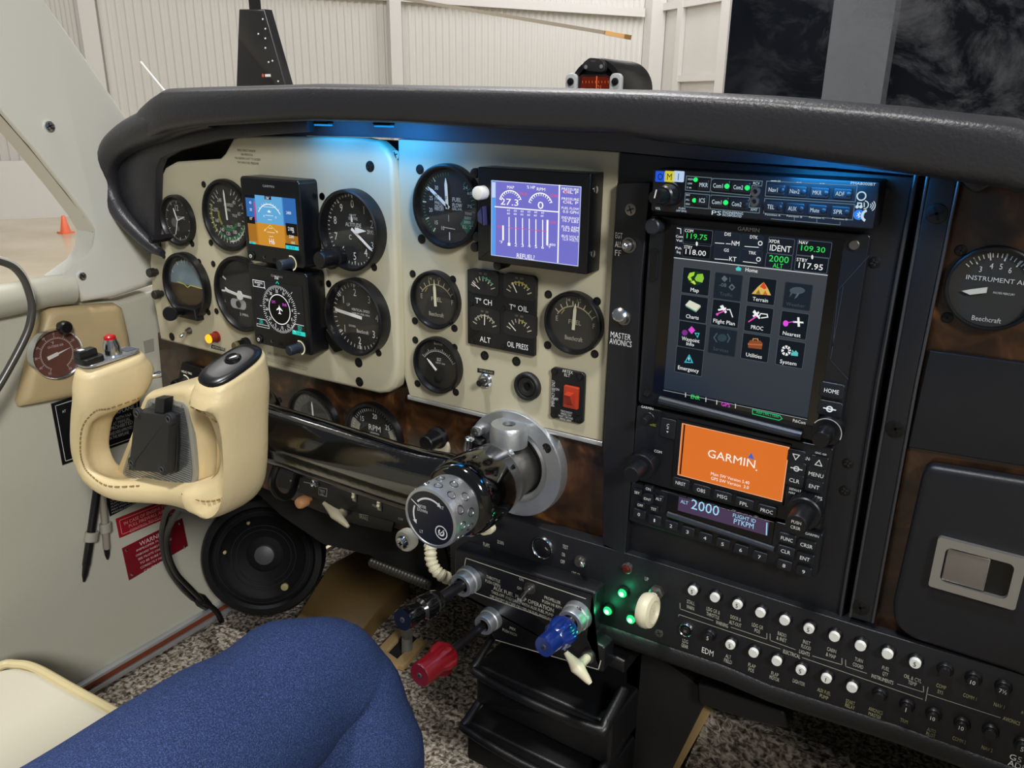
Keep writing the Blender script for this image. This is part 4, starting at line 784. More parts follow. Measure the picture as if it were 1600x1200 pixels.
def nkey(pq,s_,wd,ww=.0085,hh=.0058):
    q=FP.uv(*pq,wf); b=mb(mat('key_black','#171a20',.4)); b.prism(rrect(q[0]-ww,q[0]+ww,q[1]-hh,q[1]+hh,.002),wf-.001,wf+.0022,.0008); b.use(E('#e8eef0',.9)); 
    if s_=='D': b.line([(q[0]-.004,q[1]),(q[0]+.004,q[1])],.0009,wf+.0026); b.arc(q[0],q[1],.0014,.0024,0,360,wf+.0027,16)
    else: b.text(s_,q[0],q[1],.0032,wf+.0026,wd)
    part('key',b,t)
nkey(I9(1362,38),'HOME',.010); nkey(I9(1350,150),'D',0)
b=mb(I('#34373d')); b.ln([H(1270,430),H(1190,890),H(1300,1010)],1.2,wf+.0004); b.ln([J(230,640),J(40,850),J(5,1200)],1.2,wf+.0004); b.ln([I9(1290,170),I9(1400,240)],1.2,wf+.0004); part('bezel_creases',b,t)
q_=FP.uv(*I9(1345,275),wf); b=mb(BEZ); b.lathe(*q_,[(.0105,wf-.001),(.0105,wf+.008),(.0098,wf+.010)],30); b.lathe(*q_,[(.0066,wf+.010),(.0062,wf+.026),(.0055,wf+.027)],24); k_=part('tuning_knob',b,t)
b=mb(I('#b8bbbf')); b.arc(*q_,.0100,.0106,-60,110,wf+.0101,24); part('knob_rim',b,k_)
# screen
sq=[H(245,72),H(1200,150),H(1058,1200),H(155,1080)]
s0,s1,y0,y1=rect_px(FP,[H(232,60),H(1207,140),H(1050,1240),H(150,1075)],wf)
SCm=bpy.data.materials.new('navigator_screen_glow'); SCm.use_nodes=True; nt=SCm.node_tree; bs=nt.nodes['Principled BSDF']; tcn=nt.nodes.new('ShaderNodeTexCoord'); sp=nt.nodes.new('ShaderNodeSeparateXYZ'); mrn=nt.nodes.new('ShaderNodeMapRange'); crn=nt.nodes.new('ShaderNodeValToRGB')
crn.color_ramp.elements[0].color=lin('#22303f'); crn.color_ramp.elements[1].color=lin('#484c52'); mrn.inputs['From Min'].default_value=0; mrn.inputs['From Max'].default_value=y1-y0
nt.links.new(tcn.outputs['Object'],sp.inputs[0]); nt.links.new(sp.outputs[2],mrn.inputs['Value']); nt.links.new(mrn.outputs[0],crn.inputs[0]); nt.links.new(crn.outputs[0],bs.inputs['Emission Color']); bs.inputs['Emission Strength'].default_value=.75; bs.inputs['Base Color'].default_value=(0,0,0,1); bs.inputs['Roughness'].default_value=.12
b=mb(SCm); b.flat(rrect(s0,s1,y0,y1),ws); scr=part('screen',b,t,label='lit grey-blue touchscreen'); 
yb=(FP.uv(*H(215,245),ws)[1]+FP.uv(*H(1170,365),ws)[1])/2
b=mb(E('#161c26',.9)); b.flat(rrect(s0,s1,yb,y1),ws+.0002); b.use(E('#e8eef0',.7)); b.flat(rrect(s0,s1,yb-.0003,yb+.0003),ws+.0004); yc=(FP.uv(*H(160,1066),ws)[1]+FP.uv(*I9(1200,235),ws)[1])/2; b.use(E('#0b1018',.8)); b.flat(rrect(s0,s1,y0,yc),ws+.0002); b.use(E('#b8c0c4',.7)); b.flat(rrect(s0,s1,yc-.0002,yc+.0002),ws+.0004)
def tile(cx,cy,w_,h_,fill,edge,dw=.0003):
    u,v=FP.uv(*H(cx,cy),ws); a,c=FP.sc(*H(cx,cy),ws); U_=w_/8/a; V_=h_/8/c; b.use(E(fill,.9)); b.flat(rrect(u-U_,u+U_,v-V_,v+V_,.001),ws+dw); b.use(E(edge,.7)); b.line(rrect(u-U_,u+U_,v-V_,v+V_,.001),.0004,ws+dw+.0002,True)
GR='#38e05a'; WH='#f2f4f2'
tile(362,122,180,98,'#0a0f16','#5c6670'); tile(355,205,172,92,'#0a0f16','#39424c'); tile(545,138,160,90,'#1c2430','#2c3642'); tile(700,155,140,90,'#1c2430','#2c3642'); tile(545,225,160,80,'#1c2430','#2c3642'); tile(695,243,140,80,'#1c2430','#2c3642'); tile(882,178,162,100,'#161d28','#59636e'); tile(868,274,165,90,'#161d28','#59636e'); tile(1088,196,212,100,'#10161f','#59636e'); tile(1072,290,205,98,'#10161f','#59636e')
def st(items,dw=.0007):
    for s_,x,y,h,wd,col in items: b.use(E(col,1)); b.tx(s_,H(x,y),h,ws+dw,wd)
st([('COM',306,82,5,13,WH),('119.75',355,118,8.5,32,GR),('STBY',302,184,5,13,WH),('118.00',348,217,8.5,32,WH),('DIS',549,103,5.5,10,WH),('NM',597,160,7.5,12,WH),('DTK',712,122,5.5,12,WH),('GS',540,203,5,8,WH),('KT',580,258,7.5,11,WH),('TRK',702,220,5,12,WH),('XPDR',840,148,5.5,17,WH),('IDENT',878,192,10,33,WH),('2000',868,258,10.5,31,GR),('ALT',862,300,7.5,16,GR),('NAV',1022,155,5.5,14,WH),('109.30',1082,195,9,38,GR),('STBY',1013,264,5.5,17,WH),('117.95',1067,303,9.5,38,WH),('Com',246,117,4,11,WH),('Vol',244,142,4,9,WH),('Psh',240,190,4,9,WH),('Sq',240,215,4,6,WH),('Home',697,328,6.5,19,WH),('ENR',346,1122,6.5,14,GR),('GPS',536,1168,6.5,14,'#e04fe0')])
b.use(E(WH,.9)); [b.ln([H(*p),H(*q_)],1,ws+.0006) for p,q_ in (((470,158),(525,162)),((538,163),(565,165)),((655,180),(740,186)),((468,258),(550,264)),((645,275),(730,285)))]
[b.arc(*FP.uv(*H(x,y),ws),.0011,.0017,0,360,ws+.0006,12) for x,y in ((753,160),(742,260))]
b.ln([H(232,65),H(255,70),H(255,100)],1,ws+.0006)
def poly(pts,col,s=.95,dw=.0007): b.use(E(col,s)); b.flat([FP.uv(*H(x,y),ws) for x,y in pts],ws+dw)
for x,y in ((357,162),(1078,245)): poly([(x-6,y-6),(x,y-14),(x+6,y-6),(x+6,y+8),(x,y+16),(x-6,y+8)],WH)
poly([(598,318),(617,303),(637,320),(632,322),(632,333),(602,330),(602,320)],'#4cc9c9')
TILE='#0f1720'; EDG='#55616b'
def icon(cx,cy,s_,lx,ly,wd,dim=False,wt=172,ht=162):
    tile(cx,cy,wt,ht,TILE if not dim else '#1a232d',EDG if not dim else '#333d47')
    st([(s_,lx,ly,6.2 if not dim else 5.6,wd,WH if not dim else '#3f4a54')])
icon(350,398,'Map',342,452,13); icon(550,432,'Traffic',538,480,20,True); icon(762,458,'Terrain',752,512,24); icon(985,492,'Weather',972,545,30,True)
icon(335,570,'Charts',327,620,20); icon(535,600,'Flight Plan',525,652,34); icon(742,638,'PROC',732,688,19); icon(962,672,'Nearest',948,728,28)
icon(325,735,'Waypoint',316,762,28); icon(515,776,'Services',505,825,24,True); icon(722,812,'Utilities',712,862,25); icon(940,850,'System',926,905,26); icon(308,897,'Emergency',302,946,33)
st([('Info',314,790,5.5,12,WH)])
def ell(cx,cy,rx,ry,col,s=.95,dw=.0007,n=20): poly([(cx+rx*math.cos(2*PI*i/n),cy+ry*math.sin(2*PI*i/n)) for i in range(n)],col,s,dw)
ell(350,378,52,44,'#12351c'); poly([(300,372),(312,345),(345,338),(340,360),(320,372),(330,395),(310,390)],'#a6d83a',dw=.0009); poly([(345,380),(362,352),(395,350),(402,378),(392,405),(370,400),(352,395)],'#8cc63a',dw=.0009); poly([(318,400),(340,392),(352,412),(345,418)],'#c5e04a',dw=.0009)
poly([(510,380),(530,360),(550,382),(530,402)],'#59666f'); poly([(555,433),(577,412),(597,435),(577,456)],'#59666f'); poly([(566,434),(577,423),(587,435),(577,446)],'#1a232d',dw=.0009); st([('-08',518,420,6,11,'#59666f')]); b.ln([H(562,400),H(562,375)],1,ws+.0007)
poly([(700,475),(740,430),(775,402),(800,440),(820,485)],'#d8b45c'); poly([(752,432),(775,402),(795,440),(778,447),(768,440)],'#d8452c',dw=.0009); poly([(725,474),(745,448),(755,478)],'#8a6a2c',dw=.0009); poly([(770,480),(785,452),(800,483)],'#c06a2c',dw=.0009)
ell(985,455,48,22,'#46525b'); poly([(945,460),(935,495),(950,480),(960,465)],'#46525b'); poly([(985,470),(965,508),(985,495),(1000,470)],'#52606a',dw=.0009)
poly([(285,545),(312,515),(380,548),(350,582)],'#d8dcc8'); poly([(285,545),(350,582),(350,590),(290,556)],'#6aa088'); poly([(350,582),(380,548),(382,558),(352,590)],'#a8b8a4')
poly([(500,552),(520,545),(545,590),(535,598)],WH); poly([(488,572),(540,560),(540,572),(492,582)],WH); b.use(E(WH,.9)); b.ln([H(545,575),H(562,575),H(578,620)],1.6,ws+.0008); b.use(E('#e04fb8',1)); b.ln([H(480,603),H(530,582)],1.8,ws+.0008); ell(485,603,8,8,'#e04fb8',1,.0009)
poly([(705,590),(718,575),(755,628),(745,632)],WH); poly([(705,612),(742,585),(748,595),(712,622)],WH); b.use(E(WH,.9)); b.ln([H(745,615),H(755,600),H(795,605),H(798,622),H(760,627)],1.6,ws+.0008); b.use(E('#e04fb8',1)); b.ln([H(680,650),H(725,620)],1.8,ws+.0008)
ell(912,660,17,19,'#e04fe0'); b.use(E('#e04fe0',1)); b.ln([H(928,655),H(965,650)],1.2,ws+.0008); poly([(958,645),(1022,650),(1024,660),(958,655)],WH); poly([(985,622),(998,622),(1002,680),(988,680)],WH,.95,.0009)
poly([(303,700),(325,677),(347,703),(325,727)],'#d84fd0'); ell(282,718,18,18,'#7a2f8a'); poly([(342,718),(375,720),(362,752)],'#3cc0c0'); ell(360,730,6,7,TILE,.9,.0009)
ell(515,750,30,24,'#2c4048'); b.use(E('#46525b',.9)); b.ln([H(480,725),H(462,750),H(478,775)],2,ws+.0008); b.ln([H(548,730),H(560,755),H(548,778)],2,ws+.0008)
poly([(676,785),(690,765),(755,768),(768,785),(762,822),(678,812)],'#8a4a28'); poly([(676,785),(768,790),(766,798),(676,793)],'#b06a3c',.95,.0009); b.use(E('#c9905c',.9)); b.ln([H(705,765),H(708,757),H(735,758),H(738,767)],1.4,ws+.0008)
ell(915,830,30,32,WH); ell(915,830,14,15,TILE,.9,.0009); b.use(E(TILE,.9)); [b.ln([H(915+18*math.cos(a),830+18*math.sin(a)),H(915+36*math.cos(a),830+36*math.sin(a))],1.6,ws+.0009) for a in (.3,1.1,1.9,2.7,3.5,4.3,5.1,5.9)]; poly([(945,840),(955,825),(965,840),(975,828),(990,845),(988,865),(945,860)],'#5cc0c0')
poly([(278,905),(310,852),(335,908)],'#3cb8c8'); poly([(290,898),(310,866),(324,901)],'#0f2a34',.9,.0009); poly([(305,873),(313,873),(311,892),(307,892)],'#c8f0f4',1,.0011)
b.use(E('#2fbf7a',.9)); b.line([FP.uv(*I9(*z),ws) for z in ((865,158),(1035,195),(1050,215),(1030,225),(865,185))],.0006,ws+.0007,True); b.tx('MAP | FPL | TERR',I9(958,190),3.6,ws+.0007,36); b.use(E(WH,.8)); b.tx('PshCom',I9(1155,235),5,ws+.0007,20)
for x,y in ((445,68),(572,98),(640,115),(757,138)): b.ln([I9(x,y-12),I9(x-1,y+12)],1,ws+.0006)
part('screen_content',b,scr)
# ---- radio with orange splash screen
t=thing('comm_radio','radio with an orange splash screen below the big navigator','radio',FP.p(*FP.uv(1140,820,wf),WR))
u0,u1,v0,v1=rect_px(FP,[(996,629),(1301,707),(1283,829),(986,748)],wf); v1=min(v1,FP.uv(1150,668,wf)[1])
b=mb(RAD); b.box(u0,u1,v0,v1,WR,wf-.0002,.002,.001); part('faceplate',b,t)
fr_=[I9(385,205),I9(1105,385),I9(1062,760),I9(365,585)]; a0,a1,c0,c1=rect_px(FP,fr_,wf); b=mb(BEZ); b.prism(rrect(a0,a1,c0,c1,.001),wf-.002,wf+.0012,.0008); part('screen_frame',b,t)
a0,a1,c0,c1=rect_px(FP,[I9(428,232),I9(1095,402),I9(1047,745),I9(405,548)],wf); ws=wf+.0016; b=mb(E('#d9702a',1)); b.flat(rrect(a0,a1,c0,c1),ws); b.use(E('#f3b48a',1)); b.line(rrect(a0,a1,c0,c1),.0005,ws+.0002,True); b.use(E('#140a06',1)); b.flat(rrect(a0+.0014,a0+.0026,c0+.001,c1-.0005),ws+.0003)
b.use(E('#fff2e6',1)); b.tx('GARMIN',I9(730,465),13,ws+.0004,76); b.tx('.',I9(890,517),13,ws+.0004,3); b.tx('Main SW Version 5.40',I9(722,588),5,ws+.0004,62); b.tx('GPS SW Version  3.0',I9(720,617),5,ws+.0004,61)
b.use(E('#3f62c8',1)); b.flat([FP.uv(*I9(*z),ws) for z in ((835,458),(858,428),(875,470))],ws+.0006); part('screen',b,t,label='lit orange splash screen')
b=mb(E('#dfe3e0',.75)); wk=wf+.0004
b.tx('GARMIN',I9(205,148),4,wk,19); b.tx('COM',I9(272,422),4.2,wk,12); b.tx('RNG',I9(1212,467),5.5,wk,14); b.tx('GPS',I9(1270,712),5.5,wk,15); b.tx('DEFAULT',I9(1130,662),3.4,wk,19); b.tx('NAV',I9(1110,680),3.4,wk,10); b.tx('GNC 420',I9(1290,435),3,wk,18)
b.use(E('#b9c23e',.7)); b.tx('VLOC',I9(240,255),3.5,wk,10); part('lettering',b,t)
def rkey(pq,s_,wd,ww,hh,root,h=.0032,wf=wf):
    q=FP.uv(*pq,wf); b=mb(mat('key_black','#171a20',.4)); b.prism(rrect(q[0]-ww,q[0]+ww,q[1]-hh,q[1]+hh,.0015),wf-.001,wf+.002,.0007); b.use(E('#dfe3e0',.75)); z=wf+.0024
    if s_=='D': b.line([(q[0]-.004,q[1]),(q[0]+.004,q[1])],.0008,z); b.arc(q[0],q[1],.0014,.0022,0,360,z+.0001,14)
    elif s_ in 'vV^': k=-1 if s_=='v' else 1; b.line([(q[0]-.0024,q[1]-.0018*k),(q[0]+.0024,q[1]-.0018*k),(q[0],q[1]+.0024*k)],.0006,z,True)
    elif s_=='C': b.text('C',q[0],q[1]+.003,.003,z); b.flat([(q[0]-.001,q[1]),(q[0]+.001,q[1]),(q[0],q[1]+.001)],z); b.flat([(q[0]-.001,q[1]-.002),(q[0],q[1]-.0035),(q[0]+.001,q[1]-.002)],z)
    else: b.text(s_,q[0],q[1],h,z,wd)
    part('key',b,root)
for pq,s_,wd in ((I9(420,615),'NRST',.0085),(I9(548,658),'OBS',.007),(I9(680,697),'MSG',.008),(I9(815,742),'FPL',.0065),(I9(957,787),'PROC',.0095)): rkey(pq,s_,wd,.0075,.0042,t)
for pq,s_,wd in ((I9(1140,448),'v',0),(I9(1282,488),'^',0),(I9(1143,523),'D',0),(I9(1265,560),'MENU',.0105),(I9(1130,597),'CLR',.0075),(I9(1253,635),'ENT',.0075),(I9(340,275),'C',0)): rkey(pq,s_,wd,.0065,.0052 if s_!='C' else .0085,t)
def dknob(pq,r1,r2,l1,l2,root,nm,wf=wf,cap=None):
    q=FP.uv(*pq,wf); b=mb(mat('knob_black','#101114',.4)); n=36
    b.lathe(*q,[(r1,wf-.001),(r1,wf+l1*.9),(r1*.93,wf+l1)],30); b.lathe(*q,[(r2,wf+l1-.001),(r2*.95,wf+l2*.96),(r2*.85,wf+l2)],26)
    for i in range(n): a=2*PI*i/n; b.cyl(q[0]+r1*math.cos(a),q[1]+r1*math.sin(a),.0006,wf,wf+l1*.9,0,5)
    k=part(nm,b,root)
    if cap: b=mb(I('#d8d8d4')); [b.text(s_,q[0],q[1]+dy,.0026,wf+l2+.0003) for s_,dy in cap]; part('cap_lettering',b,k)
dknob(I9(200,490),.0115,.0072,.012,.030,t,'tuning_knob'); dknob(I9(1200,780),.0130,.0085,.010,.030,t,'tuning_knob',cap=(('PUSH',.0022),('CRSR',-.0022)))
dknob(I9(225,205),.005,.0035,.004,.014,t,'power_knob')
# ---- transponder
t=thing('transponder','transponder with a violet strip display and numbered keys at the foot of the radio stack','radio',FP.p(*FP.uv(1140,880,wf),WR))
u0,u1,v0,v1=rect_px(FP,[(986,753),(1283,835),(1279,903),(982,812)],wf); v0=FP.uv(1279,903,wf)[1]; b=mb(RAD); b.box(u0,u1,v0,v1,WR,wf-.0003,.002,.001); part('faceplate',b,t)
a0,a1,c0,c1=rect_px(FP,[I9(330,665),I9(985,870),I9(1000,1035),I9(330,815)],wf); b=mb(mat('screen_bezel','#0b0b0d',.25)); b.prism(rrect(a0,a1,c0+.001,c1,.001),wf-.002,wf+.001,.0006); part('screen_frame',b,t); p0=FP.p(*FP.uv(*I9(335,808),wf),wf+.001); p1=FP.p(*FP.uv(*I9(1000,1030),wf),wf+.001); b=mb(mat('lip_grey','#2b2f36',.35)); b.tube([p0,p1],.0024,8); part('lower_lip',b,t)
a0,a1,c0,c1=rect_px(FP,[I9(408,690),I9(968,862),I9(962,955),I9(402,775)],wf); b=mb(E('#4b3a55',.9)); b.flat(rrect(a0,a1,c0,c1),ws); b.use(E('#9fd6f2',1)); b.tx('ALT',I9(437,738),5.5,ws+.0004,12); b.tx('2000',I9(567,770),16,ws+.0004,45); b.tx('FLIGHT ID',I9(812,838),6,ws+.0004,37); b.tx('PTKPM',I9(808,872),8.5,ws+.0004,32); b.ln([I9(953,870),I9(950,942)],1.6,ws+.0004); part('screen',b,t,label='lit violet strip display')
for pq,s_,wd in ((I9(160,808),'0',.0022),(I9(257,845),'1',.0012),(I9(360,880),'2',.0022),(I9(463,917),'3',.0022),(I9(572,955),'4',.0024),(I9(682,993),'5',.0022),(I9(795,1030),'6',.0022),(I9(912,1073),'7',.0022),(I9(1065,1127),'8▲',.005),(I9(1187,1165),'9▼',.005)):
    rkey(pq,s_[0],wd if len(s_)<2 else .0022,.0058,.0042,t)
for pq,s_,wd in ((I9(1083,962),'FUNC',.009),(I9(1205,1002),'CRSR',.0092),(I9(1075,1040),'CLR',.0072),(I9(1195,1083),'ENT',.0072)): rkey(pq,s_,wd,.0068,.0042,t)
q=FP.uv(*I9(213,713),wf)
for a,s_ in ((0,'ON'),(72,'ALT'),(144,'TST'),(216,'OFF'),(290,'SBY')): 
    x,y=q[0]+.0105*math.sin(R(a)),q[1]+.0095*math.cos(R(a)); b=mb(mat('key_black','#171a20',.4)); b.prism(rrect(x-.004,x+.004,y-.003,y+.003,.0013),wf-.001,wf+.0018,.0006); b.use(E('#dfe3e0',.7)); b.text(s_,x,y,.0026,wf+.0022); part('key',b,t)
b=mb(mat('key_black','#171a20',.4)); b.cyl(*q,.0056,wf-.001,wf+.002,.0007,20); b.use(E('#dfe3e0',.7)); b.text('IDNT',q[0],q[1],.0024,wf+.0024); part('key',b,t)
b=mb(E('#dfe3e0',.6)); b.tx('GARMIN',I9(1235,943),4,wf+.0003,22); part('maker_name',b,t)
# ================================================================== RIGHT HAND SIDE
rw=quad_thing('right_veneer_panel','burl veneer panel around the right-hand gauge and glovebox','panel',[(1500,262),(1760,300),(1760,1160),(1600,1060),(1400,1000),(1362,990)],-.014,.003,BURL,0,.001)
g=gauge('instrument_air_gauge','round vacuum gauge on the burl veneer at the right edge','x' and (1474,1628,384,519),.003,.006,[J(805,605),J(720,1025)],DIALG,.93)
marks(g,[-52+ (112/16)*i for i in range(17)],.72,.82,.022); marks(g,[-38,-14,10,34],.66,.84,.028); nums(g,[(-38,'3'),(-13,'4'),(8,'5'),(30,'6')],.53,.14)
g.d.use(I(WI)); g.d.tx('INSTRUMENT AIR',J(1035,790),7.5,g.w+.0005,100); g.d.tx('INCHES MERCURY',J(1075,875),3.5,g.w+.0005,34); g.d.tx('Beechcraft',J(965,1035),8,g.w+.0005,46); done(g); u_=FP.uv(*J(970,850),g.w); v_=FP.uv(*J(812,856),g.w); b=mb(I('#d9d6c4')); d=Vec(v_)-Vec(u_); b.prism([(u_[0],u_[1]+.0018),(u_[0],u_[1]-.0018),(v_[0]+.005,v_[1]-.0018),(v_[0],v_[1]),(v_[0]+.005,v_[1]+.0018)],g.w+.001,g.w+.0018); part('needle',b,g.t)
quad_thing('blank_cover','plain black cover plate between the right gauge and the glovebox','panel',[(1452,548),(1760,588),(1760,765),(1600,729),(1418,699)],.003,.008,BLACK,0,.001)
wf=.014
pts=[(1452,728),(1600,752),(1770,782),(1770,1150),(1600,1057),(1420,998),(1396,975),(1394,945),(1440,742)]
gd=quad_thing('glovebox_door','black glovebox door with a silver sliding latch','glovebox door',pts,.003,wf,BLACK,.012,.004,pn='door')
a0,a1,c0,c1=rect_px(FP,[K(500,708),K(910,808),K(868,1052),K(455,935)],wf); fo=rrect(a0,a1,c0,c1,.001); b=mb(mat('latch_silver','#b4b4b0',.35,.85)); ix0,ix1,iy0,iy1=a0+.006,a1-.006,c0+.006,c1-.006; fi=rrect(ix0,ix1,iy0,iy1,.0,)
vs=[(x,y,wf+.0045) for x,y in fo]+[(x,y,wf+.0045) for x,y in fi]+[(x,y,wf-.001) for x,y in fo]+[(x,y,wf-.001) for x,y in fi]; nF=len(fo)
def frame_mesh(b,o0,i0,w0,w1):
    n=len(o0); vs=[(x,y,w1) for x,y in o0]+[(x,y,w1) for x,y in i0]+[(x,y,w0) for x,y in o0]+[(x,y,w0) for x,y in i0]; fs=[]
    for i in range(n): k=(i+1)%n; fs+=[(i,k,n+k,n+i),(2*n+i,2*n+k,k,i),(n+i,n+k,3*n+k,3*n+i)]
    return b.add(vs,fs)
b.v=[];b.fc=[];b.mi=[]; frame_mesh(b,rrect(a0,a1,c0,c1,.002),rrect(ix0,ix1,iy0,iy1,.004),wf-.001,wf+.004); lt=part('latch_frame',b,gd,label='silver latch frame')
b=mb(mat('latch_well','#08080a',.3)); b.flat(rrect(ix0,ix1,iy0,iy1),wf+.0002); part('latch_well',b,lt)
b=mb(mat('latch_slide','#8d8782',.38,.7)); b.box(ix0+.001,ix0+(ix1-ix0)*.66,iy0+.001,iy1-.001,wf,wf+.0028,0,.001); part('latch_slide',b,lt)
quad_thing('hood_bracket','small dark bracket below the glareshield at the right','bracket',[J(800,110),J(960,130),J(1000,200),J(900,260),J(815,200)],.003,.02,BLACK2,.004,.002)
# ================================================================== LOWER PANEL WITH BREAKERS
wl=.012
px=[(700,778),(788,807),(883,837),(1017,876),(1362,985),(1600,1056),(1760,1104),(1760,1262),(1575,1199),(1400,1134),(1200,1070),(1132,1040),(920,968),(705,900)]
low=quad_thing('breaker_panel','long black lower panel with two rows of circuit breakers','panel',px,-.003,wl,BLACK,0,.001)
b=mb(mat('lip_vinyl','#141416',.42,bump=.3,bscale=500)); b.tube([FP.p(*FP.uv(x,y+12,.012),.004) for x,y in ((930,972),(1132,1042),(1200,1071),(1400,1135),(1575,1199),(1780,1275))],.0115,14); part('padded_lip',b,low,auto=60)
LBL=I('#bdbcae'); LBY=I('#a7a67e'); b=mb(LBL); wk=wl+.0004
def lab(cr,items,h,col=None):
    b.use(col or LBL)
    for s_,x,y,wd in items: b.tx(s_,cr(x,y),h,wk,wd)
lab(L,[('UP',362,258,6),('STALL',638,405,13),('WARN',635,437,12.5),('LDG GR &',778,456,22),('THROTTLE',775,487,21),('DOOR &',918,503,17),('ALT-OUT',915,538,20),('LDG GR',1055,553,18.5),('POS',1053,583,9),('RADIO',1208,605,14),('& INST',1205,635,16.5),('WARNING',832,540,20),('LDG',603,647,9),('GEAR',600,677,11),('ALT',872,743,9),('FIELD',870,772,13),('FLAP',1020,800,12),('POS',1015,828,9),('FLAP',1163,853,12),('MOTOR',1160,880,16),('LIGHTER',1313,905,20),('ELECTRICAL',1268,727,28)],6)
lab(MM,[('INST',242,415,12),('FLOOD',238,445,15.5),('LIGHTS',228,480,17.5),('CABIN',398,463,15),('& MAP',393,497,16),('TURN',568,525,13),('COORD',563,560,17),('FUEL',737,578,12),('QTY',733,612,9),('INSTRUMENTS',715,645,36),('OIL & CYL',905,640,29),('TEMP',903,670,14)],6)
lab(MM,[('AUX FUEL',350,722,22),('PUMP',350,755,14),('START',515,788,15),('RELAY',513,815,16),('AVIONICS',673,842,23),('MASTER',668,872,21),('TRIM',850,905,12.5),('COMP',1083,690,16),('SYS',1077,725,9),('COMM 1',1262,755,22),('NAV 1',1445,810,17),('AUTO',1022,965,14),('PILOT',1017,993,15),('COMM 2',1195,1025,22),('NAV 2',1370,1080,18),('AVIONICS',1522,905,28),('A',1590,852,4)],6,LBY)
b.use(I('#f0f0ee')); b.tx('EDM',L(743,712),9,wk,19); b.tx('G5',MM(1548,1138),9,wk,20); b.tx('ADI',MM(1548,1180),9,wk,25)
lab(SS,[('FLAPS',800,125,10.5),('DOWN',888,110,10),('LIGHTER',1125,265,14),('TEST',1293,138,9),('ON',1281,185,5),('OFF',1277,230,7),('LDG GR',1360,308,14),('SAFETY SYST',1360,333,26)],6)
b.use(I('#8e8d82'))
for ps in ((L(570,410),L(570,445),L(775,518)),(L(890,560),L(1113,635),L(1113,600)),(L(562,490),L(562,480),L(1195,695)),(L(1133,603),L(1133,642),L(1290,700)),(MM(280,500),MM(462,555),MM(462,515)),(MM(215,510),MM(965,770)),(MM(485,525),MM(485,565),MM(615,608)),(MM(810,675),MM(972,727),MM(972,690)),(MM(1000,695),MM(985,780)),(MM(995,738),MM(1450,885))): b.ln(list(ps),1.1,wk)
part('lettering',b,low)
for q_ in (L(440,597),SS(1450,360)): screw(low,q_,wl,.004,m=STEEL)
CAPW=mat('breaker_cap_white','#dcdcd6',.4); RING=mat('breaker_ring','#08080a',.4)
def breaker(pq,rating,white,label):
    u,v=FP.uv(*pq,wl+.004); t=thing('circuit_breaker',label,'circuit breaker',FP.p(u,v,wl),'circuit breakers on the lower panel')
    m=mb(RING); m.lathe(u,v,[(.0056,wl-.001),(.0056,wl+.0015),(.0046,wl+.003),(.0042,wl+.003),(.0042,wl+.001)],22,True,False); part('collar',m,t)
    m=mb(CAPW if white else BLACK2); m.lathe(u,v,[(.0040,wl+.0005),(.0040,wl+.0052),(.0036,wl+.006),(.0008,wl+.006)],20); 
    if rating: m.use(I('#2b2b29') if white else I('#d6d6d2')); m.text(rating,u,v,.0040 if len(rating)<2 else .0034,wl+.0063)
    part('cap',m,t)
for x,y,cr,rt,lb in ((650,330,L,'5','STALL WARN'),(788,373,L,'','LDG GR & THROTTLE'),(930,417,L,'5','DOOR & ALT-OUT'),(1073,468,L,'','LDG GR POS'),(1224,516,L,'','RADIO & INST'),(1376,567,L,'5','INST FLOOD'),(1535,617,L,'','CABIN & MAP'),(578,435,MM,'','TURN COORD'),(747,485,MM,'','FUEL QTY'),(920,542,MM,'5','OIL & CYL TEMP')): breaker(cr(x,y),rt,True,'white-capped circuit breaker in the upper row, above the words '+lb)
for x,y,rt,lb in ((1105,600,'','COMP SYS'),(1282,655,'10','COMM 1'),(1470,710,'7½','NAV 1')): breaker(MM(x,y),rt,False,'black circuit breaker in the upper row, above the words '+lb)
for x,y,cr,rt,lb in ((885,668,L,'5','ALT FIELD'),(1030,718,L,'','FLAP POS'),(1175,770,L,'','FLAP MOTOR'),(1326,826,L,'5','LIGHTER'),(1485,878,L,'1','AUX FUEL PUMP'),(525,695,MM,'','START RELAY')): breaker(cr(x,y),rt,True,'white-capped circuit breaker in the lower row, above the words '+lb)
for x,y,cr,rt,lb in ((748,620,L,'5','EDM'),(695,755,MM,'','AVIONICS MASTER'),(865,825,MM,'1','TRIM'),(1032,880,MM,'10','AUTO PILOT'),(1210,940,MM,'10','COMM 2'),(1390,985,MM,'','NAV 2'),(1590,1070,MM,'5','G5 ADI')): breaker(cr(x,y),rt,False,'black circuit breaker in the lower row, above the words '+lb)
# landing gear breaker with chrome ring
u,v=FP.uv(*L(612,572),wl); t=thing('gear_breaker','chrome-ringed recessed breaker above the words LDG GEAR','circuit breaker',FP.p(u,v,wl)); m=mb(CHROME); m.lathe(u,v,[(.0064,wl-.001),(.0064,wl+.002),(.0058,wl+.003),(.005,wl+.002),(.005,wl+.0002)],26,True,False); part('ring',m,t); m=mb(BLACK2); m.cyl(u,v+.0004,.0036,wl,wl+.004,.0008,18); m.use(I('#8d8d8a')); m.text('30',u,v+.0004,.0026,wl+.0043); part('cap',m,t)
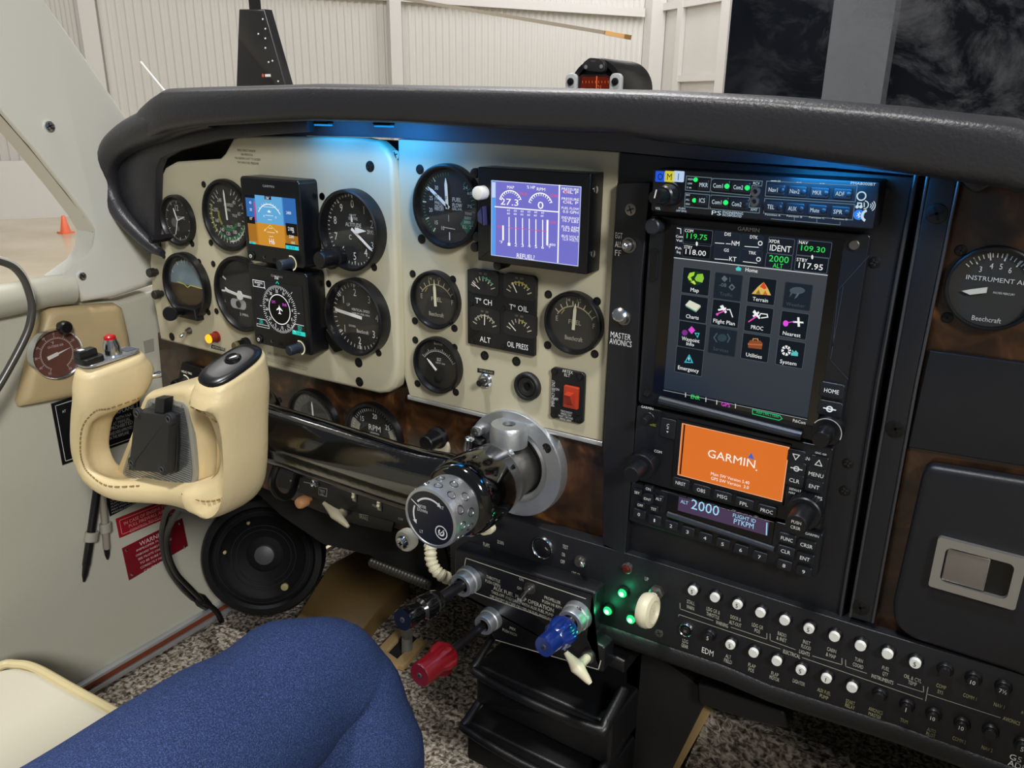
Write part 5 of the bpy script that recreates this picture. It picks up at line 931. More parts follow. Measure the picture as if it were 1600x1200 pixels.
# lamps
for q_,lb,on in ((L(212,345),'topmost of three lit green gear lamps beside the ivory gear lever',1),(L(120,455),'leftmost of three lit green gear lamps beside the ivory gear lever',1),(L(265,508),'lit green gear lamp touching the ivory gear lever wheel',1),(L(236,195),'unlit red lamp above the three green gear lamps',0)):
    u,v=FP.uv(*q_,wl+.003); t=thing('gear_lamp',lb,'lamp',FP.p(u,v,wl),'gear position lamps' if on else None)
    m=mb(mat('lamp_rim_green','#0c2a18',.3) if on else STEEL); m.lathe(u,v,[(.0052,wl-.001),(.005,wl+.003),(.004,wl+.0035)],20); part('rim',m,t)
    m=mb(E('#2fe88a',1.1) if on else mat('lamp_red_off','#4a1410',.25)); m.lathe(u,v,[(.0042,wl+.003),(.0039,wl+.005),(.0026,wl+.006)],20); 
    if on: m.use(E('#d8ffe8',1.3)); m.lathe(u,v,[(.0026,wl+.0059),(.0014,wl+.0066)],16)
    part('lens',m,t)
    if on:
        l=bpy.data.lights.new('gear_lamp_light','POINT'); l.energy=.006; l.color=(.05,1,.4); l.shadow_soft_size=.003; o=bpy.data.objects.new('gear_lamp_light',l); COL.objects.link(o); o.parent=t; o.location=(0,-.012,0)
# gear lever
u,v=FP.uv(*L(430,335),wl); t=thing('gear_lever','ivory wheel-shaped landing gear lever beside the green lamps','lever',FP.p(u,v,wl)); m=mb(STEEL); m.lathe(u,v,[(.0068,wl-.001),(.0068,wl+.004),(.005,wl+.005),(.0044,wl+.009),(.003,wl+.009)],6); part('nut',m,t)
wc=wl+.028; cu,cv=FP.uv(*L(368,455),wc); c3=FP.p(cu,cv,wc); m=mb(STEEL); m.tube([FP.p(u,v,wl+.006),FP.p(u,v,wl+.006).lerp(c3,.45)],.0026,10); part('shaft',m,t)
fr=axis_frame(c3,(1,-.06,.10)); m=MB(fr); m.use(IVORY); m.lathe(0,0,[(.004,-.0048),(.010,-.0062),(.0138,-.005),(.0152,-.0018),(.0152,.0018),(.0138,.005),(.010,.0062),(.0082,.004),(.004,.0036),(.0005,.004)],36); part('wheel',m,t,label='ivory wheel knob')
m=mb(IVORY); m.tube([FP.p(u,v,wl+.009).lerp(c3,.0),c3],[.004,.0055],10); part('neck',m,t)
# lighter, safety toggle, flap lever end
u,v=FP.uv(*RR(1240,1085),wl); t=thing('cigarette_lighter','round black lighter socket with a bright chrome ring','lighter',FP.p(u,v,wl)); m=mb(CHROME); m.lathe(u,v,[(.0112,wl-.001),(.0112,wl+.002),(.0106,wl+.003),(.0098,wl+.002),(.0097,wl+.0005)],30,True,False); part('ring',m,t); m=mb(BEZ); m.cyl(u,v,.0096,wl,wl+.0022,.001,24); part('plug',m,t); m=mb(I('#8d8d8a')); m.line([(u+.004,v+.002),(u+.006,v+.0005)],.0012,wl+.0026); part('plug_mark',m,t)
toggle('small dark toggle switch with a bright tip beside TEST ON OFF',SS(1390,225),wl,SS(1400,248),wl+.012,.0058,.0018)
u,v=FP.uv(759,829,wl+.012); t=thing('flap_lever','ivory flap lever tip below the black control column','lever',FP.p(u,v,wl)); m=mb(IVORY); m.prism(rpoly([FP.uv(*RR(*z),wl+.014) for z in ((765,980),(850,920),(880,960),(865,995),(800,1008))],.003),wl+.008,wl+.014,.002); part('tip',m,t); m=mb(STEEL); m.tube([FP.p(u+.002,v+.004,wl-.002),FP.p(u+.002,v+.004,wl+.009)],.003,10); part('shaft',m,t)
# ================================================================== ENGINE CONTROL QUADRANT
wq=.032
q4=[SS(595,155),SS(1480,430),SS(1440,705),SS(585,430)]
t=quad=quad_thing('control_quadrant','black framed plate for the throttle, propeller and mixture controls','panel',[SS(600,150),SS(1482,425),SS(1445,720),SS(1540,770),SS(1530,930),SS(850,730),SS(720,480),SS(595,430)],.0125,wq,BLACK2,.003,.003)
b=mb(LBL); wk=wq+.0004
b.ln([SS(672,208),SS(1420,462)],1.2,wk); b.ln([SS(660,400),SS(1190,590)],1.2,wk); b.ln([SS(860,720),SS(1500,905),SS(1515,850)],1.2,wk); b.ln([SS(672,208),SS(662,260)],1.0,wk)
for s_,x,y,wd,h in (('THROTTLE',842,338,23,5),('PUSH OPEN',840,365,25,5),('ON',1018,340,7,4.5),('OFF',1008,397,8.5,4.5),('PROPELLER',1213,470,27,5),('PUSH HI RPM',1210,498,33,5),('AUX FUEL PUMP OPERATION',1028,462,101,6.5),('TAKE-OFF AND LAND WITH AUX FUEL PUMP',1020,490,104,5),('OFF EXCEPT IN CASE OF LOSS OF FUEL PRESSURE',1010,517,103,5),('MIX',965,650,10,4.5),('PUSH RICH',945,672,24,4.5)): b.tx(s_,SS(x,y),h,wk,wd)
part('lettering',b,quad)
toggle('chrome toggle switch in the middle of the engine control plate',SS(1075,392),wq,SS(1005,475),wq+.024,.0062,.0022)
PLB=mat('knob_gloss_black','#08080a',.15,coat=1); PLU=mat('knob_blue','#0c276e',.22,coat=.6); PLR=mat('knob_red','#640812',.3,coat=.4)
def pull(name,label,cpx,rpx,kpx0,kpx1,wr0,wk0,wk1,m,prof,lobes=0,rc=.0105,rodr=.0048,capc=None):
    u,v=FP.uv(*cpx,wq+.010); t=thing(name,label,'engine control',FP.p(u,v,wq)); b=mb(ALU); b.lathe(u,v,[(rc*1.15,wq-.001),(rc*1.1,wq+.006),(rc,wq+.007),(rc,wq+.0145),(rc*.94,wq+.016),(rodr*1.5,wq+.016),(rodr*1.4,wq+.012)],28,True,False); part('collar',b,t)
    p0=FP.p(*FP.uv(*rpx,wr0),wr0); k0=FP.p(*FP.uv(*kpx0,wk0),wk0); k1=FP.p(*FP.uv(*kpx1,wk1),wk1); d=(k1-k0).normalized()
    b=mb(mat('rod_dark','#26262a',.35,.6)); b.tube([p0-(k0-p0).normalized()*.012,k0+d*.004],rodr,16); part('rod',b,t)
    fr=axis_frame(k0,d); b=MB(fr); b.use(m); Lk=(k1-k0).length; n=48; rs=[]
    for r,s_ in prof:
        lob=lobes*math.sin(PI*min(max((s_-.05)/.5,0),1)) if lobes else 0
        rs.append([((r*(1+lob*.30*max(0,math.cos(6*2*PI*j/n))**.6))*math.cos(2*PI*j/n),(r*(1+lob*.30*max(0,math.cos(6*2*PI*j/n))**.6))*math.sin(2*PI*j/n),s_*Lk) for j in range(n)])
    b.add(*b.rings(rs)); k=part('knob',b,t)
    b=MB(fr); b.use(mat('cap_screw','#5d5d60',.4,.7)); b.cyl(0,0,.0026,Lk-.0005,Lk+.0006,.0004,14); b.use(I('#202022')); b.disc(0,0,.0012,Lk+.0008,12); part('centre_screw',b,k); return t
pull('throttle_control','black throttle plunger with a glossy barrel knob at the left of the control plate',SS(660,365),SS(660,365),SS(500,470),SS(275,595),wq+.012,.080,.132,PLB,[(.005,0),(.0105,.05),(.0118,.15),(.0118,.2),(.0106,.22),(.0106,.3),(.0122,.33),(.0126,.45),(.0122,.55),(.0098,.6),(.0094,.68),(.0104,.74),(.0104,.96),(.0098,1)],0,.0125,.0055)
pull('propeller_control','blue scalloped propeller knob at the right of the control plate',SS(1340,595),SS(1340,595),SS(1310,640),SS(1158,765),wq+.012,wq+.018,.088,PLU,[(.006,0),(.0115,.05),(.0122,.2),(.0122,.4),(.0112,.55),(.0098,.6),(.0096,.96),(.0090,1)],1,.0125,.0055)
pull('mixture_control','red scalloped mixture knob on a long dark rod below the throttle',SS(800,612),SS(800,612),SS(572,800),SS(382,942),wq+.006,.098,.140,PLR,[(.006,0),(.0115,.05),(.0128,.2),(.0126,.42),(.0114,.52),(.0114,.96),(.0106,1)],1,.0105,.0042)
# cowl flap T handle
def thandle(label,a,c,st0,w0,w1,r=.0045,m=IVORY):
    u,v=FP.uv(*st0,w0); t=thing('t_handle',label,'handle',FP.p(u,v,w0)); pa=FP.p(*FP.uv(*a,w1),w1); pc=FP.p(*FP.uv(*c,w1),w1); md=pa.lerp(pc,.47)
    b=mb(m); b.tube([pa,pa.lerp(pc,.1),pa.lerp(pc,.3),md,pa.lerp(pc,.65),pa.lerp(pc,.9),pc],[r*.45,r*.6,r*.95,r*1.35,r,r*.65,r*.4],14); p=part('bar',b,t)
    b=mb(m); b.tube([FP.p(u,v,w0+.004),md],[r*.8,r*.95],12); part('stem',b,t)
    b=mb(STEEL); b.cyl(u,v,r*1.25,w0-.002,w0+.005,.001,14); part('bushing',b,t)
    return t
thandle('ivory T-handle hanging below the blue propeller knob',Z3(735,235),Z3(890,432),Z3(885,252),wq,wq+.022,.0052)
# ================================================================== CENTRE CONSOLE AND FOOTWELL
cons=thing('center_console','black moulded console with two open trays below the engine controls','console',(-.10,-.03,-.655)); CONS=mat('console_black','#0e0e10',.38,bump=.2,bscale=700)
L0,_=FP.uv(752,1040,.02); R0,_=FP.uv(966,1090,.02); zt=FP.uv(850,1010,.02)[1]
b=mb(CONS); b.prism([(L0-.004,-.655),(R0,-.655),(R0,zt+.01),(L0,zt+.03)],-.25,-.03,.0); part('body',b,cons)
b=mb(CONS); b.prism([(L0-.004,zt-.002),(R0,zt-.002),(R0,zt+.012),(L0,zt+.034)],-.05,.0115,.004); part('upper_ledge',b,cons)
for nm,z0,dw in (('tray',FP.uv(850,1085,.03)[1],.045),('tray',FP.uv(830,1180,.05)[1],.062)):
    b=mb(CONS); b.box(L0,R0,z0-.05,z0,-.03,dw-.014,.004,.004); b.tube([FP.p(L0+.003,z0+.020,.0),FP.p(L0+.003,z0+.004,dw-.012),FP.p(L0+.008,z0,dw-.004),FP.p((L0+R0)/2,z0-.002,dw),FP.p(R0-.010,z0,dw-.002),FP.p(R0-.004,z0+.004,dw-.01),FP.p(R0-.004,z0+.018,.0)],[.004,.0055,.006,.0055,.0075,.008,.006],12,True,3); part(nm,b,cons,auto=60)
b=mb(mat('footwell_black','#121212',.6,bump=.2,bscale=500)); b.prism([FP.uv(x,y,-.03) for x,y in ((978,990),(1110,1085),(1095,1110),(1020,1260),(978,1260))],-.05,-.03,.001); solo('footwell_side_panel',b,'plain black footwell panel right of the centre console','panel')
TAN=mat('tan_leather_edge','#a88c5e',.6,bump=.3,bscale=300)
b=mb(TAN); b.prism([FP.uv(x,y,-.045) for x,y in ((1096,1106),(1110,1114),(1048,1225),(1026,1225))],-.06,-.045,.002); solo('carpet_binding',b,'tan leather binding strip right of the black footwell panel','edge binding')
b=mb(CARPET); b.prism([FP.uv(x,y,-.05) for x,y in ((1108,1110),(1200,1150),(1330,1210),(1330,1330),(1030,1290))],-.07,-.05,.001); solo('tunnel_carpet',b,'heather carpet on the tunnel side at the bottom of the picture','carpet')
b=mb(BLACK2); b.prism(rpoly([FP.uv(x,y,-.02) for x,y in ((1088,1068),(1108,1072),(1225,1112),(1232,1140),(1180,1130),(1090,1100))],.004),-.04,-.02,.003); solo('dark_bracket',b,'black bracket under the breaker panel','bracket')
b=mb(mat('under_shade_black','#060606',.9)); b.prism([FP.uv(x,y,-.03) for x,y in ((380,750),(470,760),(690,840),(700,880),(700,935),(640,900),(580,868),(505,850),(440,806))],-.034,-.03,.0); solo('under_panel_cover',b,'dark sheet standing in for the shadow under the lower left panel above the tan pad','panel')  # black sheet put in as the shadow below the panel
# tan footwell pad and pedal slots
fp=[FF.uv(x,y,.03) for x,y in ((448,985),(515,880),(570,850),(640,905),(590,955),(560,995),(500,1010))]
b=mb(mat('tan_leather','#6e5833',.5,bump=.4,bscale=120),FF); b.prism(fp,.0,.03,.008); solo('footwell_pad',b,'creased tan leather pad on the footwell floor beside the black speaker','pad')
def floorstrip(label,ps,wd):
    b=mb(TAN,FF); pts=[FF.uv(x,y,.006) for x,y in ps]; b.line(pts,wd,.006); a=MB(FF); a.use(TAN)
    for i in range(len(pts)-1):
        p=Vec(pts[i]); q=Vec(pts[i+1]); d=(q-p).normalized(); e=Vec((-d.y,d.x))*wd/2; a.prism([tuple(p-e),tuple(q-e),tuple(q+e),tuple(p+e)],0,.007+.0005*i,.002)
    return solo('carpet_binding',a,label,'edge binding')
floorstrip('tan binding strip on the carpet between the tan pad and the black throttle knob',[(560,992),(592,952)],.014)
floorstrip('V-shaped tan binding around the pedal slot in the carpet below the throttle',[(628,984),(594,1020),(622,1040),(660,1000)],.017)
b=mb(mat('slot_black','#040404',.9),FF); b.flat([FF.uv(x,y,.003) for x,y in ((632,984),(600,1018),(622,1034),(655,1000))],.003); solo('pedal_slot',b,'black slot in the carpet below the throttle knob','slot')
q0=FF.uv(640,1025,.0); b=mb(mat('pedal_grey','#6b6a66',.5),FF); b.tube([FF.p(*FF.uv(636,1022,.0),.0),FF.p(*FF.uv(636,992,.03),.03),FF.p(*FF.uv(634,975,.10),.10)],.008,10); solo('pedal_lever',b,'grey pedal lever rising from the slot in the carpet','pedal')
# ================================================================== LOWER LEFT CONTROLS
wb=-.004
g=gauge('suction_gauge','grey dial half hidden behind the black control arm, left of the tachometer',(449,527,610,710),wb,.008,[Q(228,180)],mat('dial_pale','#5a5a54',.6),.88); marks(g,range(0,360,12),.72,.82,.02,'#8d8d86'); garc(g,.0,.6,0,360,'#464642',.0002); words(g,[('L',-.05,.45,.12,None)]); done(g); needle(g,-2,-.1,.62,.05)
g=gauge('tachometer','tachometer reading RPM, half hidden behind the black control arm',(538.7,625.5,629,741),wb,.008,[],DIAL,.88); g.d.use(I('#8f8b7c')); g.d.arc(g.u,g.v,.56*g.r,.87*g.r,60,300,g.w+.0003,40); marks(g,[-120+6*i for i in range(41)],.74,.82,.014); nums(g,[(-85,'10'),(-42,'15'),(4,'20'),(50,'25'),(92,'30'),(-125,'5')],.62,.15,WI); words(g,[('RPM',.02,.28,.17,.42),('HUNDREDS',.02,.12,.06,.3)]); done(g); needle(g,-128,-.1,.6,.06)
u,v=FP.uv(*Q(1150,450),wb+.02); t=thing('selector_knob','black knob with a cream half-disc on the burl veneer','knob',FP.p(u,v,wb)); b=mb(BEZ); b.lathe(u,v,[(.0115,wb-.001),(.0115,wb+.004),(.009,wb+.006),(.0085,wb+.022),(.0075,wb+.023)],24); part('body',b,t); uu,vv=FP.uv(*Q(1215,478),wb+.004); b=mb(I('#b5ad96')); b.cyl(uu,vv,.0135,wb-.0005,wb+.003,.001,28); part('cream_disc',b,t)
# selector behind the wheel
pl=quad_thing('heading_selector','black selector plate with a glowing white ring behind the control wheel','selector',[X6(290,305),X6(500,370),X6(520,600),X6(330,580),X6(250,500)],wb-.002,wb+.006,BLACK2,.003,.001)
b=mb(E('#f2ead0',.9)); b.tx('HDG TRK',X6(345,413),3.6,wb+.0064,17); b.tx('•',X6(440,497),5,wb+.0064,4); u,v=FP.uv(*X6(335,520),wb+.006); b.arc(u,v,.0095,.0112,-10,170,wb+.0066); part('lettering',b,pl); b=mb(BEZ); b.lathe(u,v,[(.0085,wb+.004),(.008,wb+.022),(.007,wb+.023)],22); part('knob',b,pl)
# switch strip and brake plate under the arm
wz=.006
ss=quad_thing('lower_switch_panel','narrow black switch strip below the black control arm','panel',[X7(20,95),X7(1190,400),X7(1180,580),X7(600,425),X7(380,340),X7(20,230)],-.012,wz,BLACK,0,.001)
b=mb(LBL); b.tx('PULL',X7(165,190),4,wz+.0004,12); b.tx('PITOT',X7(185,222),4,wz+.0004,11); b.ln([X7(255,190),X7(335,205)],1,wz+.0004); b.tx('TEST',X7(418,270),4,wz+.0004,9); b.tx('ON',X7(415,298),3.6,wz+.0004,6); b.line([FP.uv(*X7(*z),wz) for z in ((390,235),(465,250),(460,318),(390,300))],.0006,wz+.0004,True); b.tx('MID',X7(885,400),4,wz+.0004,7); b.tx('OFF',X7(1120,520),4,wz+.0004,8); part('lettering',b,ss)
toggle('stubby chrome toggle on the black strip below the control arm',X7(365,190),wz,X7(345,205),wz+.016,.0055,.003)
for q_,lb in ((X7(715,315),'left of two ribbed cream thumbwheels on the strip below the control arm'),(X7(938,395),'right of two ribbed cream thumbwheels on the strip below the control arm')):
    u,v=FP.uv(*q_,wz); t=thing('thumbwheel',lb,'thumbwheel',FP.p(u,v,wz)); fr=axis_frame(FP.p(u,v,wz-.004),(1,0,0)); b=MB(fr); b.use(IVORY); n=40; rs=[[((.0075+(.0008 if j%4<2 else 0))*math.cos(2*PI*j/n),(.0075+(.0008 if j%4<2 else 0))*math.sin(2*PI*j/n),s_) for j in range(n)] for s_ in (-.002,.002)]; b.add(*b.rings(rs)); part('wheel',b,t,auto=20); b=mb(BEZ); b.box(u-.0028,u+.0028,v-.008,v+.008,wz-.0004,wz+.0006,.001); part('slot',b,t)
bp=quad_thing('brake_plate','black plate lettered BRAKE below the switch strip','panel',[X7(410,340),X7(640,430),X7(1060,545),X7(1040,640),X7(760,580),X7(560,520),X7(330,420)],-.012,wz-.008,BLACK,0,.001); b=mb(LBL); b.tx('BRAKE',X7(790,505),6.5,wz-.0076,14); b.ln([X7(750,475),X7(830,490)],1,wz-.0076); part('lettering',b,bp)
thandle('cream T-handle for the parking brake under the black control arm',X7(432,375),X7(655,590),X7(635,445),wz-.008,wz+.016,.0048,mat('cream_plastic','#aea588',.45))
u,v=FP.uv(*X7(255,360),wz); b=mb(mat('knob_tan','#c08a5c',.4)); b.lathe(u,v,[(.004,-.012),(.004,wz-.004),(.0072,wz-.003),(.0072,wz+.006),(.0058,wz+.009),(.002,wz+.010)],24); solo('pull_knob',b,'round tan pull knob left of the cream T-handle','knob')
u,v=FP.uv(*X7(1150,720),.02); t=thing('vent_knob','white round knob with a chrome cap and cross-head screw beside the column knob','knob',FP.p(u,v,0)); b=mb(mat('knob_offwhite','#c9c6b6',.4)); b.lathe(u,v,[(.006,-.01),(.006,.008),(.0115,.010),(.0122,.013),(.0122,.019),(.011,.021),(.004,.021)],30); part('body',b,t); b=mb(CHROME); b.lathe(u,v,[(.0078,.0205),(.0078,.0225),(.0065,.0255),(.0045,.0265),(.0045,.0262)],28); part('cap',b,t); b=mb(mat('slot_black','#040404',.9)); b.line([(u-.0022,v),(u+.0022,v)],.0009,.0267); b.line([(u,v-.0022),(u,v+.0022)],.0009,.0268); part('cross_slot',b,t)
pts=smooth([FP.p(*FP.uv(*X7(*z),w_),w_) for z,w_ in (((1380,740),.0),((1388,800),.004),((1392,880),.006),((1430,970),.006),((1500,1030),.002),((1590,1065),-.01))],12); b=mb(IVORY); rr_=[.0058+(.0011 if (i//3)%2 else 0) for i in range(len(pts))]; b.tube(pts,rr_,14); solo('ribbed_hose',b,'ribbed cream hose hanging below the column knob','hose')
pts=[FP.p(*FP.uv(580+97*i/40,878+38*i/40,-.02),-.02) for i in range(41)]; b=mb(mat('spring_dark','#3a3834',.4,.6)); b.tube(pts,[.0055+(.0009 if i%2 else 0) for i in range(41)],12); solo('ribbed_rod',b,'dark ribbed rod in the footwell left of the throttle','rod')
# ================================================================== CONTROL COLUMN
CX_,CZ_=-.126,-.246
def geoF(fr,L_,R_,T_,B_,w):
    cx,cy=(L_+R_)/2,(T_+B_)/2; u,v=fr.uv(cx,cy,w); a,c=fr.jac(cx,cy,w)
    return u,v,((R_-L_)/2/math.hypot(a[0],c[0])+(B_-T_)/2/math.hypot(a[1],c[1]))/2
fu,fv,frd=geoF(FP,727,877,643,806,.006)
t=thing('column_flange','cast aluminium flange ring on the panel around the control column','flange',FP.p(fu,fv-frd,0))
b=mb(ALU); b.lathe(fu,fv,[(frd,-.004),(frd,.006),(frd*.985,.0075),(frd*.72,.0085),(frd*.66,.0065),(frd*.60,.0065),(frd*.585,-.004)],60,True,False); part('ring',b,t)
b=mb(mat('flange_well','#0a0a0b',.5)); b.disc(fu,fv,frd*.59,.002,40); part('well',b,t)
bu,bv=FP.uv(*RR(985,200),.020); b=mb(ALU); b.f=axis_frame(FP.p(bu,bv,.018),(0,0,1),(0,1,0)); b.lathe(0,0,[(.0175,-.020),(.0180,-.003),(.0165,0),(.0062,0),(.006,-.004)],30,True,False); b.use(I('#060606')); b.disc(0,0,.0061,-.0035,18); part('boss',b,t)
b=mb(CHROME); b.f=axis_frame(FP.p(*FP.uv(*RR(705,345),.020),.020),(.3,-.2,1)); b.lathe(0,0,[(.0045,-.008),(.0045,.008),(.003,.009)],16); b.use(BEZ); b.lathe(.010,0,[(.006,-.009),(.0065,.004),(.005,.006)],16); part('latch_pin',b,t)
b=mb(ALU); b.prism(rpoly([FP.uv(*RR(*z),.014) for z in ((712,235),(740,208),(795,225),(792,285),(725,290))],.003),.006,.014,.001); part('screw_tab',b,t); screw(t,RR(745,252),.014,.0046,m=STEEL); screw(t,RR(1265,370),.0075,.005)
t=col=thing('control_column','gloss black control column with a long arm reaching left to the wheel and a round aluminium knob','control column',(CX_,-.06,CZ_-.04))
b=mb(STEEL); b.lathe(CX_,CZ_,[(.0285,.0025),(.0285,.026),(.0268,.027),(.0268,.028),(.0312,.029),(.0312,.0375),(.0285,.038)],44); part('collar',b,t)
b=mb(ALU); fr=axis_frame(FP.p(CX_+.016,CZ_+.027,.033),(.5,0,.86)); b.f=fr; b.lathe(0,0,[(.003,-.002),(.0028,.0015),(.001,.0022)],14); part('collar_rivet',b,t)
GB=mat('gloss_black_enamel','#030304',.10,coat=1,bump=.25,bscale=110)
# elbow barrel
b=mb(GB); b.lathe(CX_,CZ_,[(.026,.036),(.0318,.037),(.0330,.044),(.0345,.058),(.0355,.068),(.0355,.083),(.0340,.092),(.0300,.0965),(.012,.0985)],44); part('elbow',b,t,auto=60)
# arm
secs=[]
for X,cz,ry,rz in ((-.112,CZ_,.020,.032),(-.150,CZ_-.002,.0215,.0335),(-.175,CZ_-.004,.0215,.0325),(-.21,CZ_-.005,.0215,.0322),(-.30,CZ_-.005,.0215,.0330),(-.38,CZ_-.005,.0215,.0335),(-.455,CZ_-.005,.0215,.0335),(-.468,CZ_-.005,.016,.028)):
    ring=[]
    for j in range(36):
        a=2*PI*j/36; c,s_=math.cos(a),math.sin(a); g_=1-.10*math.exp(-((math.degrees(a)%360-200)/12)**2)
        ring.append((X,cz+rz*math.copysign(abs(s_)**.9,s_)*g_,.074-ry*c*g_))
    secs.append(ring)
b=mb(GB); b.add(*b.rings(secs)); part('arm',b,t,auto=60)
# round knob with its label
kb=.0975; kf=.130; kr=.0272
b=mb(ALU); b.lathe(CX_,CZ_,[(kr*.97,kb),(kr,kb+.002),(kr,kf-.003),(kr*.985,kf),(kr*.90,kf+.0008),(kr*.885,kf-.0005)],60); kn=part('knob',b,t)
b=mb(mat('dimple','#8e9296',.3,1))
for i in range(9):
    for j,(ww) in enumerate((kb+.012,kb+.024)):
        a=R(-50+30*i+15*j); fr=axis_frame(FP.p(CX_+kr*math.cos(a),CZ_+kr*math.sin(a),ww),(math.cos(a),0,math.sin(a))); b.f=fr; b.lathe(0,0,[(.0042,-.001),(.0040,.0003),(.0033,.0004),(.0028,-.0002),(.0004,-.0006)],16)
part('dimples',b,kn); 
b=mb(mat('knob_label_navy','#0b0d18',.3)); b.disc(CX_,CZ_,kr*.885,kf-.0002,50); b.use(I('#d6d6d8')); z=kf+.0002; r_=kr
b.arc(CX_,CZ_,r_*.62,r_*.68,-48,30,z,20); b.tick(CX_,CZ_,-58,r_*.45,r_*.86,.0009,z); b.arc(CX_,CZ_,r_*.62,r_*.68,-110,-66,z,14)
for a,d in ((36,1),(-117,-1)):
    q=lambda rr,aa:(CX_+rr*r_*math.sin(R(aa)),CZ_+rr*r_*math.cos(R(aa))); b.flat([q(.57,a-7*d),q(.73,a-7*d),q(.65,a+6*d)],z)
b.text('NOSE',CX_-.30*r_,CZ_+.32*r_,.0028,z,None,R(0)); b.text('DOWN',CX_-.30*r_,CZ_+.18*r_,.0028,z); b.text('RT',CX_+.46*r_,CZ_+.50*r_,.003,z); b.text('LT',CX_-.36*r_,CZ_-.56*r_,.003,z)
c0=(CX_+.42*r_,CZ_-.36*r_); b.arc(*c0,.20*r_,.235*r_,0,360,z,24); b.arc(*c0,.07*r_,.12*r_,30,330,z,16); b.line([(c0[0]-.1*r_,c0[1]-.1*r_),(c0[0]+.1*r_,c0[1]+.1*r_)],.0008,z); part('label_disc',b,kn,label='navy label disc with white arrows')
# hub of the arm behind the wheel
b=mb(GLOSSB); b.lathe(-.42,CZ_+.005,[(.030,.050),(.033,.056),(.033,.098),(.026,.104),(.026,.125)],36); part('wheel_hub',b,t)
# ================================================================== CONTROL WHEEL
t=yk=thing('yoke','cream leather-wrapped control wheel with two horns in front of the left panel','control wheel',(-.415,-.165,-.32))
st_=[(-.505,-.174,.0175,.130,.200,.10),(-.507,-.188,.0200,.122,.203,.08),(-.510,-.206,.0190,.130,.204,.03),(-.520,-.226,.0140,.158,.204,0),(-.532,-.255,.0122,.163,.203,0),(-.536,-.276,.0122,.163,.201,0),(-.527,-.294,.0125,.160,.199,0),(-.497,-.302,.0130,.150,.194,0),(-.455,-.297,.0130,.140,.185,0),(-.420,-.291,.0140,.130,.180,0),(-.385,-.284,.0150,.130,.185,0),(-.355,-.276,.0175,.135,.197,0),(-.332,-.258,.0200,.136,.203,0),(-.322,-.230,.0205,.137,.204,0),(-.319,-.192,.0215,.135,.204,.0),(-.317,-.162,.0220,.132,.204,.15),(-.315,-.144,.0190,.135,.199,.35)]
def horn(st,k=4,n=28,pw=.72):
    P=smooth([Vec((a[0],a[1],0)) for a in st],k); Q2=smooth([Vec(a[2:5]) for a in st],k); T3=smooth([Vec((a[5],0,0)) for a in st],k); m=len(P); rs=[]
    for i in range(m):
        tg=(P[min(i+1,m-1)]-P[max(i-1,0)]).normalized(); nn=Vec((-tg.y,tg.x,0)); tt,w0,w1=Q2[i]; wc,d=(w0+w1)/2,(w1-w0)/2; up=1 if i>m/2 else -1; ring=[]
        for j in range(n):
            a=2*PI*j/n; c,s_=math.cos(a),math.sin(a); la=tt*math.copysign(abs(c)**pw,c); de=d*math.copysign(abs(s_)**pw,s_)
            f=i/k
            if de>0 and 10.3<f<15: de-=.030*math.sin(PI*(f-10.3)/4.7)**.7*min(max((la/tt+.85)/.5,0),1)*(de/d)**.5
            if la>0 and 2.3<f<7.6: la*=1-.75*math.sin(PI*(f-2.3)/5.3)**.5*min(max((.62-de/d)/.35,0),1)
            q=P[i]+nn*la+tg*(up*T3[i].x*(-de)); ring.append((q.x,q.y,wc+de))
        rs.append(ring)
    def shrink(r,f,push):
        c=sum((Vec(q) for q in r),Vec())/len(r); return [tuple(c+(Vec(q)-c)*f+push) for q in r]
    e0=(P[0]-P[1]).normalized(); e1=(P[-1]-P[-2]).normalized()
    rs=[shrink(rs[0],.80,Vec((e0.x,e0.y,0))*.006),shrink(rs[0],.95,Vec((e0.x,e0.y,0))*.004)]+rs+[shrink(rs[-1],.95,Vec((e1.x,e1.y,0))*.004),shrink(rs[-1],.80,Vec((e1.x,e1.y,0))*.006)]
    return rs,P
rs,P_=horn(st_)
b=mb(LEATHC); b.add(*b.rings(rs)); part('grip_body',b,t,auto=70)
# hub block
hw=.168
hp=[FP.uv(x,y,hw) for x,y in ((224,614),(262,606),(300,604),(306,640),(305,785),(180,765),(176,742),(204,672),(218,628))]
b=mb(LEATHC); b.prism(rpoly(hp,.012),.112,hw,.012,5); part('hub_cover',b,t,auto=60)
lw=hw+.0012
ln=[FP.uv(*O(*z),lw) for z in ((602,412),(700,405),(842,440),(875,600),(895,780),(902,890),(885,985),(780,1008),(640,985),(520,940),(440,882),(470,780),(520,640),(575,480))]
b=mb(mat('lens_frame','#8e8b7e',.4)); b.prism(rpoly(ln,.006),hw-.003,lw,.001); p=part('lens_plate',b,t,label='ribbed grey plate in the hub')
b=mb(mat('lens_grey','#a2a5a8',.16,.8)); lo=min(q[1] for q in ln); hi=max(q[1] for q in ln); lin_=inset(rpoly(ln,.006),.0035)
if sum(lin_[i][0]*lin_[(i+1)%len(lin_)][1]-lin_[(i+1)%len(lin_)][0]*lin_[i][1] for i in range(len(lin_)))<0: lin_=inset(rpoly(ln[::-1],.006),.0035)
def clip_rows(poly,z):
    xs=[]
    for i in range(len(poly)):
        a,c=poly[i],poly[(i+1)%len(poly)]
        if (a[1]-z)*(c[1]-z)<0: xs.append(a[0]+(c[0]-a[0])*(z-a[1])/(c[1]-a[1]))
    return (min(xs),max(xs)) if len(xs)>1 else None
n=44
